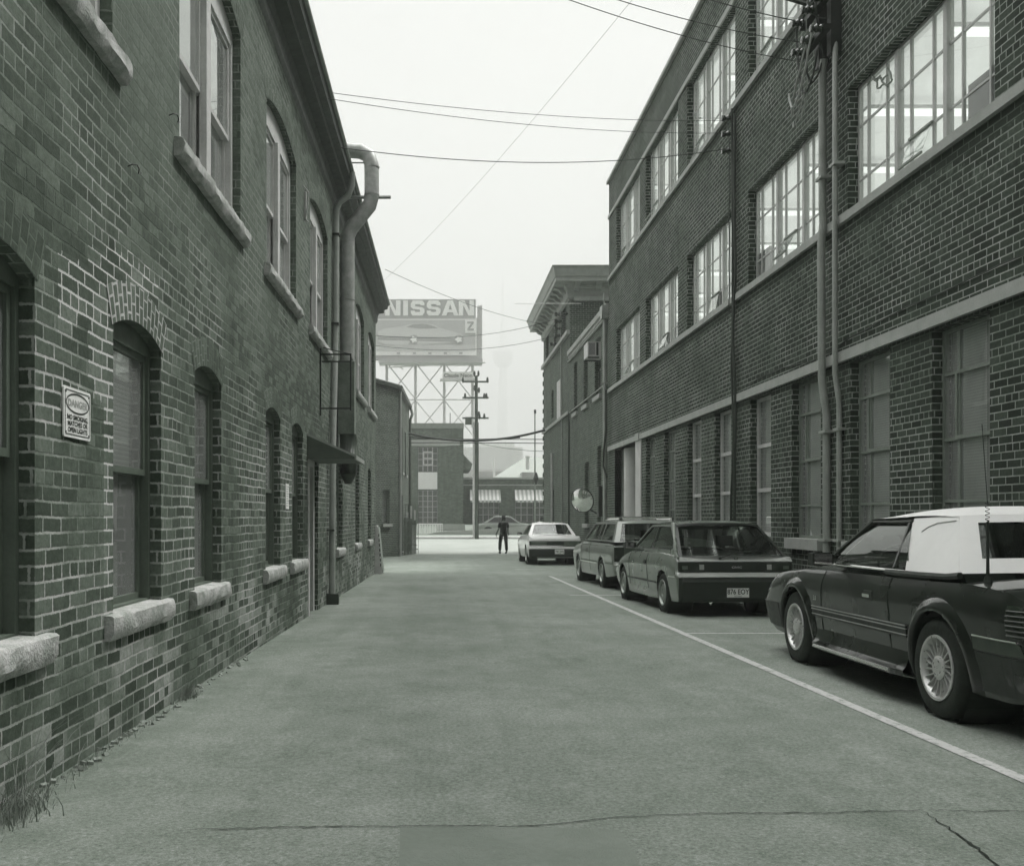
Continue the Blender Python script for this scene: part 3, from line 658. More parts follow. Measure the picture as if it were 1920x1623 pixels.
for fl, (zf, zc) in enumerate(((4.2, 7.25), (7.7, 10.9))):    # rooms behind the upper windows, their walls and ceilings glowing by themselves
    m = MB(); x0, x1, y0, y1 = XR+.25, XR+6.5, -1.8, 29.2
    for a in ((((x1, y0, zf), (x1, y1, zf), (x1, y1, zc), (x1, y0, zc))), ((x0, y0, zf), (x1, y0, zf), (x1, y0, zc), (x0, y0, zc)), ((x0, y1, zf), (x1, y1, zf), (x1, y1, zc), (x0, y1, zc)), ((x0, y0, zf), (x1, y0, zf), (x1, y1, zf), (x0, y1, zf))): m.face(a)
    RW(m, 'interior', GLOWROOM)
    m = MB(); m.face([(x0, y0, zc), (x1, y0, zc), (x1, y1, zc), (x0, y1, zc)], (0, 0, -1)); RW(m, 'ceiling', GLOWCEIL)
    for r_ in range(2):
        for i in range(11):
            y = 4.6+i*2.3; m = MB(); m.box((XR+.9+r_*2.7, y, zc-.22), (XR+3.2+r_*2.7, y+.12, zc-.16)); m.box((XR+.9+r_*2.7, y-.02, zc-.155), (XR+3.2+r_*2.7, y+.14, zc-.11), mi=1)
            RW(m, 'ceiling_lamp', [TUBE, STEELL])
# ground floor windows
for k, (a, b) in enumerate(gw):
    x = XR+.12; z0, z1 = .92, 3.2; pale = k in (2, 3, 4); fr = MB(); gl = MB()
    gl.face([(x+.014, a, z0), (x+.014, b, z0), (x+.014, b, z1), (x+.014, a, z1)], (-1, 0, 0)); w_ = RW(gl, 'window', G_RGT)
    fw = .055 if pale else .035
    fr.box((x-.01, a, z0), (x+.05, a+fw, z1)); fr.box((x-.01, b-fw, z0), (x+.05, b, z1)); fr.box((x-.01, a+fw, z1-fw), (x+.05, b-fw, z1)); fr.box((x-.01, a+fw, z0), (x+.05, b-fw, z0+fw))
    if pale:
        for zz in (1.67, 2.40): fr.box((x-.012, a+fw, zz-.03), (x+.04, b-fw, zz+.03))
    else:
        for zz in (1.39, 2.04, 2.73): fr.box((x-.004, a+fw, zz-.016), (x+.035, b-fw, zz+.016))
        fr.box((x-.002, b-.33, z0+fw), (x+.035, b-.30, z1-fw))
        fr.box((x-.02, a+.03, 2.04), (x+.01, a+.06, 2.73)); fr.box((x-.02, b-.30, 2.04), (x+.01, b-.27, 2.73)); fr.box((x-.022, a+.03, 2.03), (x+.01, b-.27, 2.07)); fr.box((x-.018, a+.03, 2.71), (x+.01, b-.27, 2.745))
    RW(fr, 'frame', PAINTW if pale else STEELF, w_)
    bl = MB(); zb = (1.0, 1.0, 1.3, 1.0, 1.0, 1.2, 1.0, 1.1, 1, 1, 1)[k]
    w2 = (b-a)*((.62, .5, 1, 1, 1, .75, .55, .6, .6, .6, .6)[k])
    bl.face([(x+.10, b-w2, z0), (x+.10, b, z0), (x+.10, b, z1), (x+.10, b-w2, z1)], (-1, 0, 0)); RW(bl, 'blind', BLINDP if pale else BLIND, w_)
    bk = MB(); bk.face([(x+.5, a-.4, z0-.3), (x+.5, b+.4, z0-.3), (x+.5, b+.4, z1+.3), (x+.5, a-.4, z1+.3)], (-1, 0, 0)); RW(bk, 'room_backing', CURTG if not pale else CURT, w_)
    sl = MB(); sl.box((XR-.085, a-.08, .76), (XR+.13, b+.08, .915)); RW(sl, 'sill', CONC, w_)
# recessed entrance with round column
m = MB(); x2 = XR+1.3
m.face([(x2, 25.3, -.6), (x2, 28.6, -.6), (x2, 28.6, 3.3), (x2, 25.3, 3.3)], (-1, 0, 0)); m.face([(XR, 28.5, -.6), (x2, 28.5, -.6), (x2, 28.5, 3.3), (XR, 28.5, 3.3)], (0, -1, 0)); m.face([(XR, 25.45, -.6), (x2, 25.45, -.6), (x2, 25.45, 3.3), (XR, 25.45, 3.3)], (0, 1, 0)); m.face([(XR, 25.45, 3.21), (x2, 25.45, 3.21), (x2, 28.5, 3.21), (XR, 28.5, 3.21)], (0, 0, -1))
RW(m, 'entrance_recess', simple('rendered_wall', .3, .8, var=.15, scale=2))
m = MB(); m.tube([(XR+.42, 27.6, -.3), (XR+.42, 27.6, 3.2)], .32, 28); 
for zz in (.9, 1.9, 2.6): m.tube([(XR+.42, 27.6, zz), (XR+.42, 27.6, zz+.012)], .323, 28)
RW(m, 'column', simple('rendered_column', .5, .7, var=.12, scale=2.5), smooth=30)
m = MB(); m.box((XR-.03, 24.75, -.3), (XR+.22, 25.42, 3.22)); RW(m, 'pilaster', simple('rendered_column', .5, .7))
m = MB(); m.box((XR-.075, 24.85, 3.22), (XR+.1, 25.3, 3.41)); RW(m, 'keystone', CONC)
# ---------------------------------------------------------------- fittings on the factory wall
def pipe_thing(name, label, cat, pts, r, mat, straps=(), group=None):
    b = Vector((pts[-1][0], pts[-1][1], pts[-1][2])); t = thing(name, label, cat, b, group=group); m = MB(); m.tube(pts, r, 10); m.build('pipe', mat, t, world=True, smooth=True)
    if straps:
        m = MB()
        for z, x in straps: m.box((x-r-.012, b.y-r-.05, z), (XR, b.y+r+.05, z+.035))
        m.build('strap', mat, t, world=True)
    return t
g0 = gz(12.9)
pipe_thing('conduit', 'thick painted service conduit running down the factory wall below the insulators', 'conduit', [(5.19, 12.85, 7.35), (5.19, 12.9, 7.2), (5.19, 12.9, 5.35), (5.2, 12.9, 5.2), (5.18, 12.92, 4.9), (5.18, 12.9, 3.1), (5.20, 12.9, 2.9), (5.245, 12.9, 2.6), (5.245, 12.9, g0)], .052, PIPEP, [(5.75, 5.19), (2.35, 5.24), (.9, 5.24)])
pipe_thing('conduit', 'thinner conduit beside the thick one on the factory wall', 'conduit', [(5.24, 12.62, 7.85), (5.24, 12.6, 7.5), (5.2, 12.52, 7.2), (5.2, 12.52, 5.3), (5.2, 12.52, 3.5), (5.2, 12.52, 3.1), (5.255, 12.52, 2.7), (5.255, 12.52, g0)], .034, PIPEP, [(5.8, 5.2), (2.35, 5.25), (.9, 5.25)])
# service entrance
t = thing('service_head', 'cluster of insulators and looping service cables high on the factory wall', 'service cables', (5.3, 12.9, 7.0))
m = MB(); m.box((5.16, 12.95, 7.3), (5.3, 13.1, 8.9)); m.box((5.16, 12.55, 7.3), (5.3, 12.68, 8.9))
for z in (7.55, 7.95, 8.35, 8.7): m.box((5.02, 12.45, z), (5.12, 13.3, z+.07))
m.build('rack', BLACK, t, world=True)
INS = simple('brown_porcelain', .05, .2, var=.2, coat=.5); m_i = []
for z in (7.55, 7.95, 8.35, 8.7):
    for y in (12.5, 12.8, 13.15):
        m = MB(); pr = [(0, .16), (.045, .15), (.05, .12), (.03, .105), (.06, .08), (.055, .055), (.03, .045), (.055, .02), (.05, 0), (.02, 0)]
        m.lathe(pr, Matrix.Translation((5.02, y, z+.03)) @ Matrix.Rotation(math.pi, 4, 'Z'), 12); m.build('insulator', INS, t, world=True, smooth=30)
random.seed(9)
for i, (A, B, drop) in enumerate((((4.95, 12.6, 7.7), (4.9, 13.35, 7.1), .55), ((4.95, 13.2, 8.0), (5.05, 12.7, 7.4), .75), ((4.95, 12.9, 7.6), (5.19, 12.85, 7.4), .45), ((5.0, 13.5, 6.85), (4.95, 12.8, 7.6), .12), ((4.95, 12.5, 8.6), (5.19, 12.85, 7.35), .1), ((4.93, 13.0, 8.4), (5.24, 12.6, 7.8), .18), ((5.0, 13.45, 6.75), (5.02, 13.1, 7.0), .22))):
    A, B = Vector(A), Vector(B); n = 14; pts = []
    for k in range(n+1):
        q = k/n; pts.append(A.lerp(B, q)+Vector((-.05*math.sin(math.pi*q), 0, -drop*4*q*(1-q)))+Vector((random.uniform(-.01, .01),)*3))
    m = MB(); m.tube(pts, .014 if i < 4 else .008, 6); m.build('loop_cable', CABLE if i % 3 else simple('pale_cable', .35, .6), t, world=True, smooth=True)
for i in range(3):
    m = MB(); m.tube([(5.0+.03*i, 12.75+.04*i, 8.6-.1*i), (4.97, 12.9, 8.0), (5.03, 13.02, 7.4), (5.1, 13.2, 7.0), (5.12, 13.5, 6.8)], .007, 6); m.build('loop_cable', simple('pale_cable', .35, .6), t, world=True, smooth=True)
t = thing('window_scrawl', 'loose curly scrawl marked on the upper left panes of the nearest big window', 'marking', (5.40, 11.7, 6.3))
m = MB()
for L in ([(1627, 160), (1632, 140), (1642, 152), (1652, 146), (1660, 158), (1648, 166), (1640, 150), (1650, 140)], [(1664, 128), (1670, 150), (1662, 163), (1655, 150), (1668, 140)]):
    pts = []
    for i in range(len(L)-1):
        for q_ in range(6): t_ = q_/6; pts.append((L[i][0]+(L[i+1][0]-L[i][0])*t_+3*math.sin(t_*3.14+i), L[i][1]+(L[i+1][1]-L[i][1])*t_))
    m.tube([(5.40, F*5.40/(px-CX), EYE+(CY-py)/(px-CX)*5.40) for px, py in pts], .012, 5)
m.build('stroke', simple('grey_marking', .25, .7), t, world=True)
# riser cables at Y = 17
def wav(x, y, z0, z1, a, n=40, sd_=0):
    return [(x, y+a*noise.noise(Vector((z0+(z1-z0)*i/n*.7, sd_, 0)))+.02*math.sin(i*.5+sd_), z0+(z1-z0)*i/n) for i in range(n+1)]
t = thing('cable_riser', 'pair of dark wavy service cables hanging down the factory wall between the bays', 'cables', (5.24, 17.0, gz(17)))
for i, (y, r) in enumerate(((16.98, .022), (16.86, .026), (17.18, .009))):
    m = MB(); L = wav(5.24, y, 8.3 if i else 8.45, gz(17) if i < 2 else 4.9, .16, 50, i*4.0); m.tube(L, r, 7); m.build('cable', CABLE, t, world=True, smooth=True)
for z in (8.3, 8.02, 7.72):
    m = MB(); m.lathe([(0, .22), (.05, .21), (.055, .16), (.03, .14), (.06, .1), (.03, .06), (.02, 0)], Matrix.Translation((5.28, 17.05, z)) @ Matrix.Rotation(math.pi, 4, 'Z'), 10); m.build('insulator', INS, t, world=True, smooth=30)
# surface cable above the string course
t = thing('wall_cable', 'thin cable sagging along the brick just above the ground floor string course', 'cable', (5.28, 12, 3.5))
L = [(5.285, y, 3.375+.03+.17*max(0, math.sin((13.4-y)*.55))*(1 if y < 13.4 else 0)+.10*max(0, math.sin((y-13.4)*.9)) + .02*noise.noise(Vector((y*2, 0, 0)))) for y in [8.0+i*.25 for i in range(34)]]
m = MB(); m.tube(L, .008, 5); m.build('cable', CABLE, t, world=True, smooth=True)
# ---------------------------------------------------------------- low wing beyond the factory
WB = thing('brick_wing', 'lower two-storey brick wing with slim windows beyond the factory', 'building', (5.3, 34, gz(34)))
ww = [(37.0, 36.05, 5.2, 7.05), (34.55, 33.55, 5.2, 7.05), (32.1, 30.9, 5.2, 7.05), (34.3, 33.3, 1.0, 3.1), (31.6, 30.8, .1, 3.5)]
def small_building(B, x, y0, y1, zt, holes, mat, depth=12, zb=-.9, sill=True, nearface=True):
    m = MB(); hp = [arch_pts(min(a, b), max(a, b), c, d, .07, 6) for a, b, c, d in holes]
    wall_open(rect(y0, y1, zb, zt), hp, lambda s, z, d: (x+d, s, z), (-1, 0, 0), .22, m)
    m.face([(x, y0, zb), (x+depth, y0, zb), (x+depth, y0, zt), (x, y0, zt)], (0, -1, 0)); m.face([(x, y1, zb), (x+depth, y1, zb), (x+depth, y1, zt), (x, y1, zt)], (0, 1, 0)); m.face([(x, y0, zt), (x+depth, y0, zt), (x+depth, y1, zt), (x, y1, zt)], (0, 0, 1))
    m.build('wall', mat, B, world=True)
    m = MB(); m.box((x+.3, y0+.1, zb), (x+depth-.1, y1-.1, zt-.3)); m.build('interior', DARK, B, world=True)
    for i, (a, b, c, d) in enumerate(holes):
        a, b = min(a, b), max(a, b); g = MB(); g.face([(x+.17, a, c), (x+.17, b, c), (x+.17, b, d+.06), (x+.17, a, d+.06)], (-1, 0, 0)); w_ = g.build('window', G_NEAR, B, world=True)
        f = MB(); f.box((x+.13, a, c), (x+.2, a+.06, d)); f.box((x+.13, b-.06, c), (x+.2, b, d)); f.box((x+.14, a+.06, (c+d)/2-.03), (x+.2, b-.06, (c+d)/2+.03)); f.box((x+.14, a+.06, d-.04), (x+.2, b-.06, d+.05)); f.build('frame', PAINTG, w_, world=True)
        if sill and c > .5: f = MB(); f.box((x-.08, a-.1, c-.14), (x+.17, b+.1, c)); f.build('sill', CONC, w_, world=True)
small_building(WB, 5.3, 29.46, 38.15, 7.62, ww, BRT)
m = MB(); m.box((5.2, 29.5, 7.62), (5.7, 38.2, 7.80)); m.box((5.25, 29.5, 7.50), (5.3, 38.2, 7.62)); m.box((5.22, 29.5, 7.38), (5.3, 38.2, 7.42)); m.build('coping', CONC, WB, world=True)
t = thing('downpipe', 'pale rainwater pipe with a square head where the factory meets the lower wing', 'drainpipe', (5.22, 29.75, gz(29.7)))
m = MB(); m.tube([(5.22, 29.75, 7.35), (5.22, 29.75, gz(29.7))], .06, 10); m.build('pipe', PIPEP, t, world=True, smooth=True)
m = MB(); m.prism([(29.6, 7.35), (29.9, 7.35), (29.98, 7.55), (29.98, 7.75), (29.52, 7.75), (29.52, 7.55)], 0, 5.1, 5.3); m.box((5.18, 29.7, 7.75), (5.22, 29.74, 8.15)); m.build('hopper', PIPEP, t, world=True)
t = thing('air_conditioner', 'boxy white air conditioner sticking out of an upper window of the lower wing', 'air conditioner', (5.1, 31.6, 6.4))
m = MB(); m.box((4.92, 31.2, 6.45), (5.45, 32.0, 6.93)); m.build('housing', simple('appliance_enamel', .55, .45, var=.08), t, world=True)
m = MB()
for i in range(9): m.box((4.97+i*.022, 31.195, 6.5), (4.98+i*.022, 31.2-.002, 6.88))
m.box((5.2, 31.19, 6.48), (5.27, 31.198, 6.9)); m.build('grille', BLACK, t, world=True)
m = MB(); m.box((4.94, 31.25, 6.40), (5.3, 31.29, 6.445)); m.box((4.94, 31.9, 6.40), (5.3, 31.94, 6.445)); m.build('bracket', PAINTD, t, world=True)
pipe_thing('wall_conduit', 'long thin conduit crossing the lower wing at first floor height', 'conduit', [(5.26, 29.6, 5.36), (5.26, 38.1, 5.36)], .022, PIPEP)
pipe_thing('drop_cable', 'dark cable dropping down the seam between wing and tower', 'cable', [(5.26, 38.05, 5.4), (5.25, 38.05, 3), (5.25, 38.0, gz(38))], .03, CABLE)
pipe_thing('loop_of_cable', 'dark cable bundle curving off the end of the factory string course', 'cable', [(5.2, 30.2, 5.4), (5.18, 29.6, 5.35), (5.17, 29.3, 5.1), (5.18, 29.3, 3.9), (5.14, 29.45, 3.3), (5.13, 29.5, 2.8), (5.2, 29.3, 2.45)], .03, CABLE)
t = thing('convex_mirror', 'round convex traffic mirror mounted on the wall of the lower wing', 'mirror', (4.6, 30.6, 1.75))
MX = Matrix.Translation((4.62, 30.4, 1.76)) @ Vector((-.55, -.80, -.22)).to_track_quat('X', 'Z').to_matrix().to_4x4()
m = MB(); m.lathe([(0, .11), (.10, .105), (.2, .085), (.3, .048), (.375, .01)], MX, 36); m.build('dome', simple('mirror_dome', .85, .04, metal=1, var=.02), t, world=True, smooth=60)
m = MB(); m.lathe([(.375, .012), (.395, .02), (.405, 0), (.39, -.03), (0, -.06)], MX, 36); m.build('rim', BLACK, t, world=True, smooth=30)
m = MB(); m.tube([(4.66, 30.46, 1.74), (4.9, 30.9, 1.5), (5.3, 31.2, 1.3)], .025, 6); m.build('arm', BLACK, t, world=True)
t = thing('electric_box', 'dark electrical box behind the convex mirror on the wing wall', 'electrical box', (5.2, 31.0, 1.6))
m = MB(); m.box((5.12, 30.2, 1.25), (5.3, 30.6, 2.2)); m.build('housing', BLACK, t, world=True); m = MB(); m.box((5.108, 30.24, 1.29), (5.118, 30.56, 2.16)); m.build('door', PAINTD, t, world=True)
# ---------------------------------------------------------------- tower with bracketed cornice
TB = thing('cornice_tower', 'taller brick tower block with a heavy bracketed cornice at the end of the row', 'building', (5.3, 43, gz(42)))
tw = [(46.4, 45.2, 8.75, 10.2), (43.4, 42.0, 8.75, 10.2), (40.4, 39.2, 8.75, 10.2), (44.2, 43.4, 5.75, 6.95), (42.1, 40.9, 5.45, 7.1), (44.6, 43.2, .1, 2.5)]
small_building(TB, 5.3, 38.15, 47.4, 10.32, tw, BRT, depth=8, sill=False)
# step the wall edge above the string course (quoins at the far corner)
m = MB(); z = -.4
while z < 8.4: m.box((5.255, 47.2, z), (5.3, 47.47, z+.2)); z += .45
m.build('quoin', BRT, TB, world=True)
m = MB(); m.box((5.17, 38.1, 8.50), (5.3, 47.5, 8.66)); m.build('string_course', CONC, TB, world=True); m = MB(); m.box((5.21, 38.16, 5.33), (5.3, 47.5, 5.45)); m.build('string_course', CONC, TB, world=True)
CORN = simple('cornice_paint', .34, .7, var=.15, scale=4)
prof = [(0, 9.86), (.10, 9.92), (.12, 10.28), (.20, 10.34), (.20, 10.42), (.62, 10.46), (.62, 10.62), (.66, 10.64), (.72, 10.92), (.78, 11.04), (.72, 11.06), (-.3, 11.16)]
m = MB(); X1 = 13.3
def ring_at(o): return [(5.3-o, 38.15-o), (X1+o, 38.15-o), (X1+o, 47.4+o), (5.3-o, 47.4+o)]
m.grid([[(*ring_at(o)[k], z) for k in range(4)] for o, z in prof], closed=True); m.face([(*p, 11.16) for p in ring_at(-.3)], (0, 0, 1)); m.build('cornice', CORN, TB, world=True)
for i in range(12):
    y = 38.5+i*.78; m = MB(); m.prism([(5.18, 10.44), (4.78, 10.44), (4.78, 10.36), (4.95, 10.30), (5.18, 10.16)], 1, y, y+.2) if False else None
    m = MB(); m.prism([(5.19, 10.45), (4.76, 10.45), (4.76, 10.37), (4.92, 10.33), (5.0, 10.22), (5.19, 10.16)], 1, y, y+.22); m.build('bracket', CORN, TB, world=True)
for i in range(9):
    x = 5.45+i*.85; m = MB(); m.prism([(38.04, 10.45), (37.61, 10.45), (37.61, 10.37), (37.77, 10.33), (37.85, 10.22), (38.04, 10.16)], 0, x, x+.22); m.build('bracket', CORN, TB, world=True)
m = MB(); m.box((5.45, 37.93, 9.78), (8.0, 38.1, 9.95)); m.build('frieze_board', CORN, TB, world=True)
m = MB(); m.box((5.285, 40.9, 5.47), (5.295, 42.1, 7.12)); m.build('boarded_window', simple('board_white', .55, .8), TB, world=True)
t = thing('insulator_rack', 'small rack of insulators and wires on the upper wall of the tower', 'insulators', (5.2, 41, 8.8))
for i, (y, z) in enumerate(((40.6, 8.9), (40.6, 9.2), (40.6, 9.5), (40.6, 9.8), (42.3, 8.85), (38.6, 9.4))):
    m = MB(); m.lathe([(0, .32), (.08, .3), (.09, .2), (.05, .16), (.09, .1), (.04, .04), (.03, 0)], Matrix.Translation((5.3, y, z)) @ Matrix.Rotation(math.pi, 4, 'Z'), 8); m.build('insulator', INS, t, world=True, smooth=30)
pipe_thing('drop_cable', 'thin pale cable falling down the tower wall beside the boarded window', 'cable', [(5.25, 40.6, 9.4), (5.25, 40.4, 7.5), (5.26, 40.2, 5.5), (5.26, 40.3, gz(40))], .025, PIPEP)
pipe_thing('standpipe', 'short pale pipe standing against the foot of the tower', 'pipe', [(5.2, 43.2, 4.1), (5.2, 43.2, gz(43))], .05, simple('pale_pipe', .5, .5))
# ---------------------------------------------------------------- building at the end on the left
EB = thing('brick_annex', 'brick annex standing end-on past the left building with a downpipe at its corner', 'building', (-1.6, 42, gz(42)))
A, B_, C_ = Vector((-6.2, 34.6, 0)), Vector((-1.58, 40.6, 0)), Vector((-1.36, 48.2, 0))
A = Vector((-2.35, 38.9, 0)); A = B_ + (A-B_)*5
m = MB()
def wp(a, b, out, holes, zt, sl=0):
    d = (b-a); Ln = d.length; dn = d/Ln; nn = Vector((dn.y, -dn.x, 0)); nn = nn if nn.dot(out) > 0 else -nn
    wall_open(rect(0, Ln, -.7, zt), holes, lambda s, z, dd: a+dn*s+Vector((0, 0, z))-nn*dd, nn, .18, m); return dn, nn, Ln
L_ = (B_-A).length
h1 = [rect(L_-.95-.42-.13, L_-.86, .95, 2.35)]
d1 = wp(A, B_, Vector((1, -1, 0)), h1, 6.62); L2 = (C_-B_).length; h2 = [rect(1.6, 2.3, 3.2, 5.2), rect(4.2, 4.9, 3.2, 5.2), rect(1.6, 2.4, -.3, 2.2)]
d2 = wp(B_, C_, Vector((1, 0, 0)), h2, 6.62)
m.face([C_+Vector((0, 0, -.7)), C_+Vector((-9, 3, -.7)), C_+Vector((-9, 3, 6.62)), C_+Vector((0, 0, 6.62))]); m.face([A+Vector((0, 0, 6.62)), B_+Vector((0, 0, 6.62)), C_+Vector((0, 0, 6.62)), C_+Vector((-9, 3, 6.62))], (0, 0, 1))
m.build('wall', BRT, EB, world=True)
for (a, (dn, nn, Ln), hs) in ((A, d1, h1), (B_, d2, h2)):
    for h in hs:
        g = MB(); f = MB(); q = lambda s, z, dd: a+dn*s+Vector((0, 0, z))-nn*dd
        g.face([q(h[0][0], h[0][1], .15), q(h[1][0], h[1][1], .15), q(h[2][0], h[2][1], .15), q(h[3][0], h[3][1], .15)], nn); w_ = g.build('window', G_NEAR, EB, world=True)
        s0, s1, z0, z1 = h[0][0], h[1][0], h[0][1], h[2][1]
        for (a0, a1, b0, b1) in ((s0, s0+.06, z0, z1), (s1-.06, s1, z0, z1), (s0, s1, (z0+z1)/2-.03, (z0+z1)/2+.03), (s0, s1, z1-.06, z1), (s0, s1, z0, z0+.05)):
            f.face([q(a0, b0, .13), q(a1, b0, .13), q(a1, b1, .13), q(a0, b1, .13)], nn)
        f.build('frame', PAINTG, w_, world=True)
        f = MB(); f.grid([[q(s0-.1, z, dd) for z, dd in ((z0-.12, .1), (z0-.12, -.09), (z0, -.09), (z0, .1))], [q(s1+.1, z, dd) for z, dd in ((z0-.12, .1), (z0-.12, -.09), (z0, -.09), (z0, .1))]], closed=True); f.build('sill', CONC, w_, world=True)
m = MB(); m.box((-30, 50, -.6), (-1.6, 60, 3)) if False else None
m = MB(); e = [(-.05, 6.58), (.14, 6.62), (.16, 6.76), (.12, 6.8), (-.1, 6.84)]
n1, n2 = d1[1], d2[1]; mt = (n1+n2).normalized(); mt = mt/ mt.dot(n1)
m.grid([[A+n1*o+Vector((0, 0, z)) for o, z in e], [B_+mt*o+Vector((0, 0, z)) for o, z in e], [C_+n2*o+Vector((0, 0, z)) for o, z in e]]); m.build('gutter', PAINTD, EB, world=True)
for o_ in (.3, .55): pass
pipe_thing('downpipe', 'weathered rainwater pipe at the far corner of the annex', 'drainpipe', [(-1.25, 47.6, 6.6), (-1.18, 47.4, 6.3), (-1.28, 47.2, 6.0), (-1.3, 47.1, gz(47))], .07, PAINTG)
pipe_thing('corner_post', 'pale corner post on the near edge of the annex', 'post', [(-1.52, 40.66, 6.55), (-1.52, 40.66, gz(40.6))], .06, CONC)
m = MB()      # gate leaf of grey boards
gb = [P(757, 965, 41.5), P(781, 972, 43.2)]
random.seed(5); n = 9
GT_ = thing('board_gate', 'weathered grey board gate leaning against the annex corner', 'gate', (-1.1, 42, gz(42)))
for i in range(n):
    a = gb[0].lerp(gb[1], i/n); b = gb[0].lerp(gb[1], (i+.94)/n); k = random.uniform(-.04, .05); zb = gz(42)+.03
    a.z += k-.12; b.z += k-.12; m.box((a.x, a.y, zb), (b.x, a.y+.03, a.z), M=Matrix())
m.build('boards', simple('weathered_board', .16, .9, var=.4, scale=4, bump=.5), GT_, world=True)
m = MB(); m.tube([gb[0]+Vector((0, .05, -1.2)), gb[1]+Vector((0, .05, -1.2))], .03, 6); m.tube([gb[0]+Vector((0, .05, -.25)), gb[1]+Vector((0, .05, -.25))], .03, 6); m.build('rail', PAINTG, GT_, world=True)
for i, (px, py0, py1) in enumerate(((764, 960, 975), (771, 948, 972), (778, 956, 975))):
    a, b = P(px-1.6, py1, 44.2), P(px+1.6, py0, 44.2); m = MB(); m.box((a.x, 44.2, a.z), (b.x, 44.23, b.z)); o = m.build('poster', simple('paper', .75, .8)); 
    tag(o, ('lowest', 'tallest', 'rightmost')[i]+' of the three pale papers fixed above the board gate', 'poster', 'papers above the gate')
m = MB(); a, b = P(756, 1000, 44.26), P(784, 946, 44.26); 
for i in range(7): x = a.x+(b.x-a.x)*i/6; m.box((x-.012, 44.26, gz(44)), (x+.012, 44.285, b.z))
for z in (b.z, b.z-.5, gz(44)+.2): m.box((a.x, 44.285, z), (b.x, 44.3, z+.03))
tag(m.build('mesh_fence', PAINTG), 'short wire fence panel behind the board gate', 'fence')
# leaning A-frame board by the left wall end
t = thing('leaning_board', 'white-edged sandwich board standing by the far end of the left wall', 'sign board', (-1.58, 25.3, gz(25.3)))
m = MB(); zb = gz(25.3); m.prism([(-1.64, zb), (-1.42, zb), (-1.54, zb+1.25), (-1.60, zb+1.27)], 1, 25.25, 25.29); m.prism([(-1.64, zb), (-1.60, zb), (-1.575, zb+1.27), (-1.60, zb+1.27)], 1, 25.29, 26.1); m.build('frame', simple('board_white', .5, .8), t, world=True)
m = MB(); m.prism([(-1.45, zb+.03), (-1.41, zb+.03), (-1.53, zb+1.22), (-1.55, zb+1.22)], 1, 25.32, 26.1); m.build('face', simple('board_face', .25, .8), t, world=True)
m = MB()
for i in range(7): zz = zb+.2+i*.13; m.box((-1.475-i*.008, 25.24, zz), (-1.45-i*.008, 25.247, zz+.07))
m.build('lettering', SB, t, world=True)
# ---------------------------------------------------------------- across the street
def bx(px0, py0, px1, py1, Y, dep):   # block from two photo corners at depth Y
    a, b = P(px0, py1, Y), P(px1, py0, Y); return (a.x, Y, a.z), (b.x, Y+dep, b.z)
Z2 = 70
SB2 = thing('brick_shop', 'two-storey brick building across the street under the billboard', 'building', (P(800, 980, Z2).x, Z2, gz(Z2)))
a, b = bx(700, 803, 869, 1000, Z2, 14)
hs = []
for (p0, p1, q0, q1) in ((784, 820, 838, 884), (784, 820, 919, 980), (704, 740, 919, 980)):
    u, v_ = P(p0, q1, Z2), P(p1, q0, Z2); hs.append(rect(u.x, v_.x, u.z, v_.z))
m = MB(); wall_open(rect(a[0], b[0], a[2], b[2]), hs, lambda s, z, d: (s, Z2+d, z), (0, -1, 0), .25, m)
m.face([(b[0], Z2, a[2]), (b[0], Z2+14, a[2]), (b[0], Z2+14, b[2]), (b[0], Z2, b[2])], (1, 0, 0)); m.face([(a[0], Z2, b[2]), (b[0], Z2, b[2]), (b[0], Z2+14, b[2]), (a[0], Z2+14, b[2])], (0, 0, 1)); m.build('wall', BRB, SB2, world=True)
m = MB(); m.box(*bx(699.5, 793, 869.6, 803, Z2-.05, 14)); m.build('parapet', simple('metal_fascia', .24, .6), SB2, world=True)
m = MB(); q0, q1 = bx(699.5, 824, 862, 835, Z2-.06, .05); m.box(q0, q1); m.build('sign_band', CONC, SB2, world=True)
for i, (p0, p1, q0, q1) in enumerate(((784, 820, 838, 884), (784, 820, 919, 980), (704, 740, 919, 980))):
    g = MB(); u, v_ = P(p0, q1, Z2), P(p1, q0, Z2); g.face([(u.x, Z2+.2, u.z), (v_.x, Z2+.2, u.z), (v_.x, Z2+.2, v_.z), (u.x, Z2+.2, v_.z)], (0, -1, 0)); w_ = g.build('window', G_NEAR, SB2, world=True)
    f = MB(); nc, nr = 4, (4, 6, 6)[i]
    for k in range(nc+1): x = u.x+(v_.x-u.x)*k/nc; f.box((x-.025, Z2+.14, u.z), (x+.025, Z2+.19, v_.z))
    for k in range(nr+1): z = u.z+(v_.z-u.z)*k/nr; f.box((u.x, Z2+.15, z-.02), (v_.x, Z2+.185, z+.02))
    f.build('frame', PAINTW, w_, world=True)
    bk = MB(); bk.face([(u.x-.3, Z2+.7, u.z-.3), (v_.x+.3, Z2+.7, u.z-.3), (v_.x+.3, Z2+.7, v_.z+.3), (u.x-.3, Z2+.7, v_.z+.3)]); bk.build('room_backing', CURTG, w_, world=True)
m = MB(); q0, q1 = bx(793, 846, 812, 872, Z2+.08, .06)
m.box(q0, (q0[0]+.09, q1[1], q1[2])); m.box((q1[0]-.09, q0[1], q0[2]), q1); m.box((q0[0], q0[1]+.001, q1[2]-.09), (q1[0], q1[1]-.001, q1[2])); m.box((q0[0], q0[1]+.001, q0[2]), (q1[0], q1[1]-.001, q0[2]+.09)); m.box((q0[0], q0[1]+.001, (q0[2]+q1[2])/2-.04), (q1[0], q1[1]-.001, (q0[2]+q1[2])/2+.04)); m.build('opening_sash', simple('board_white', .7, .8), SB2, world=True)
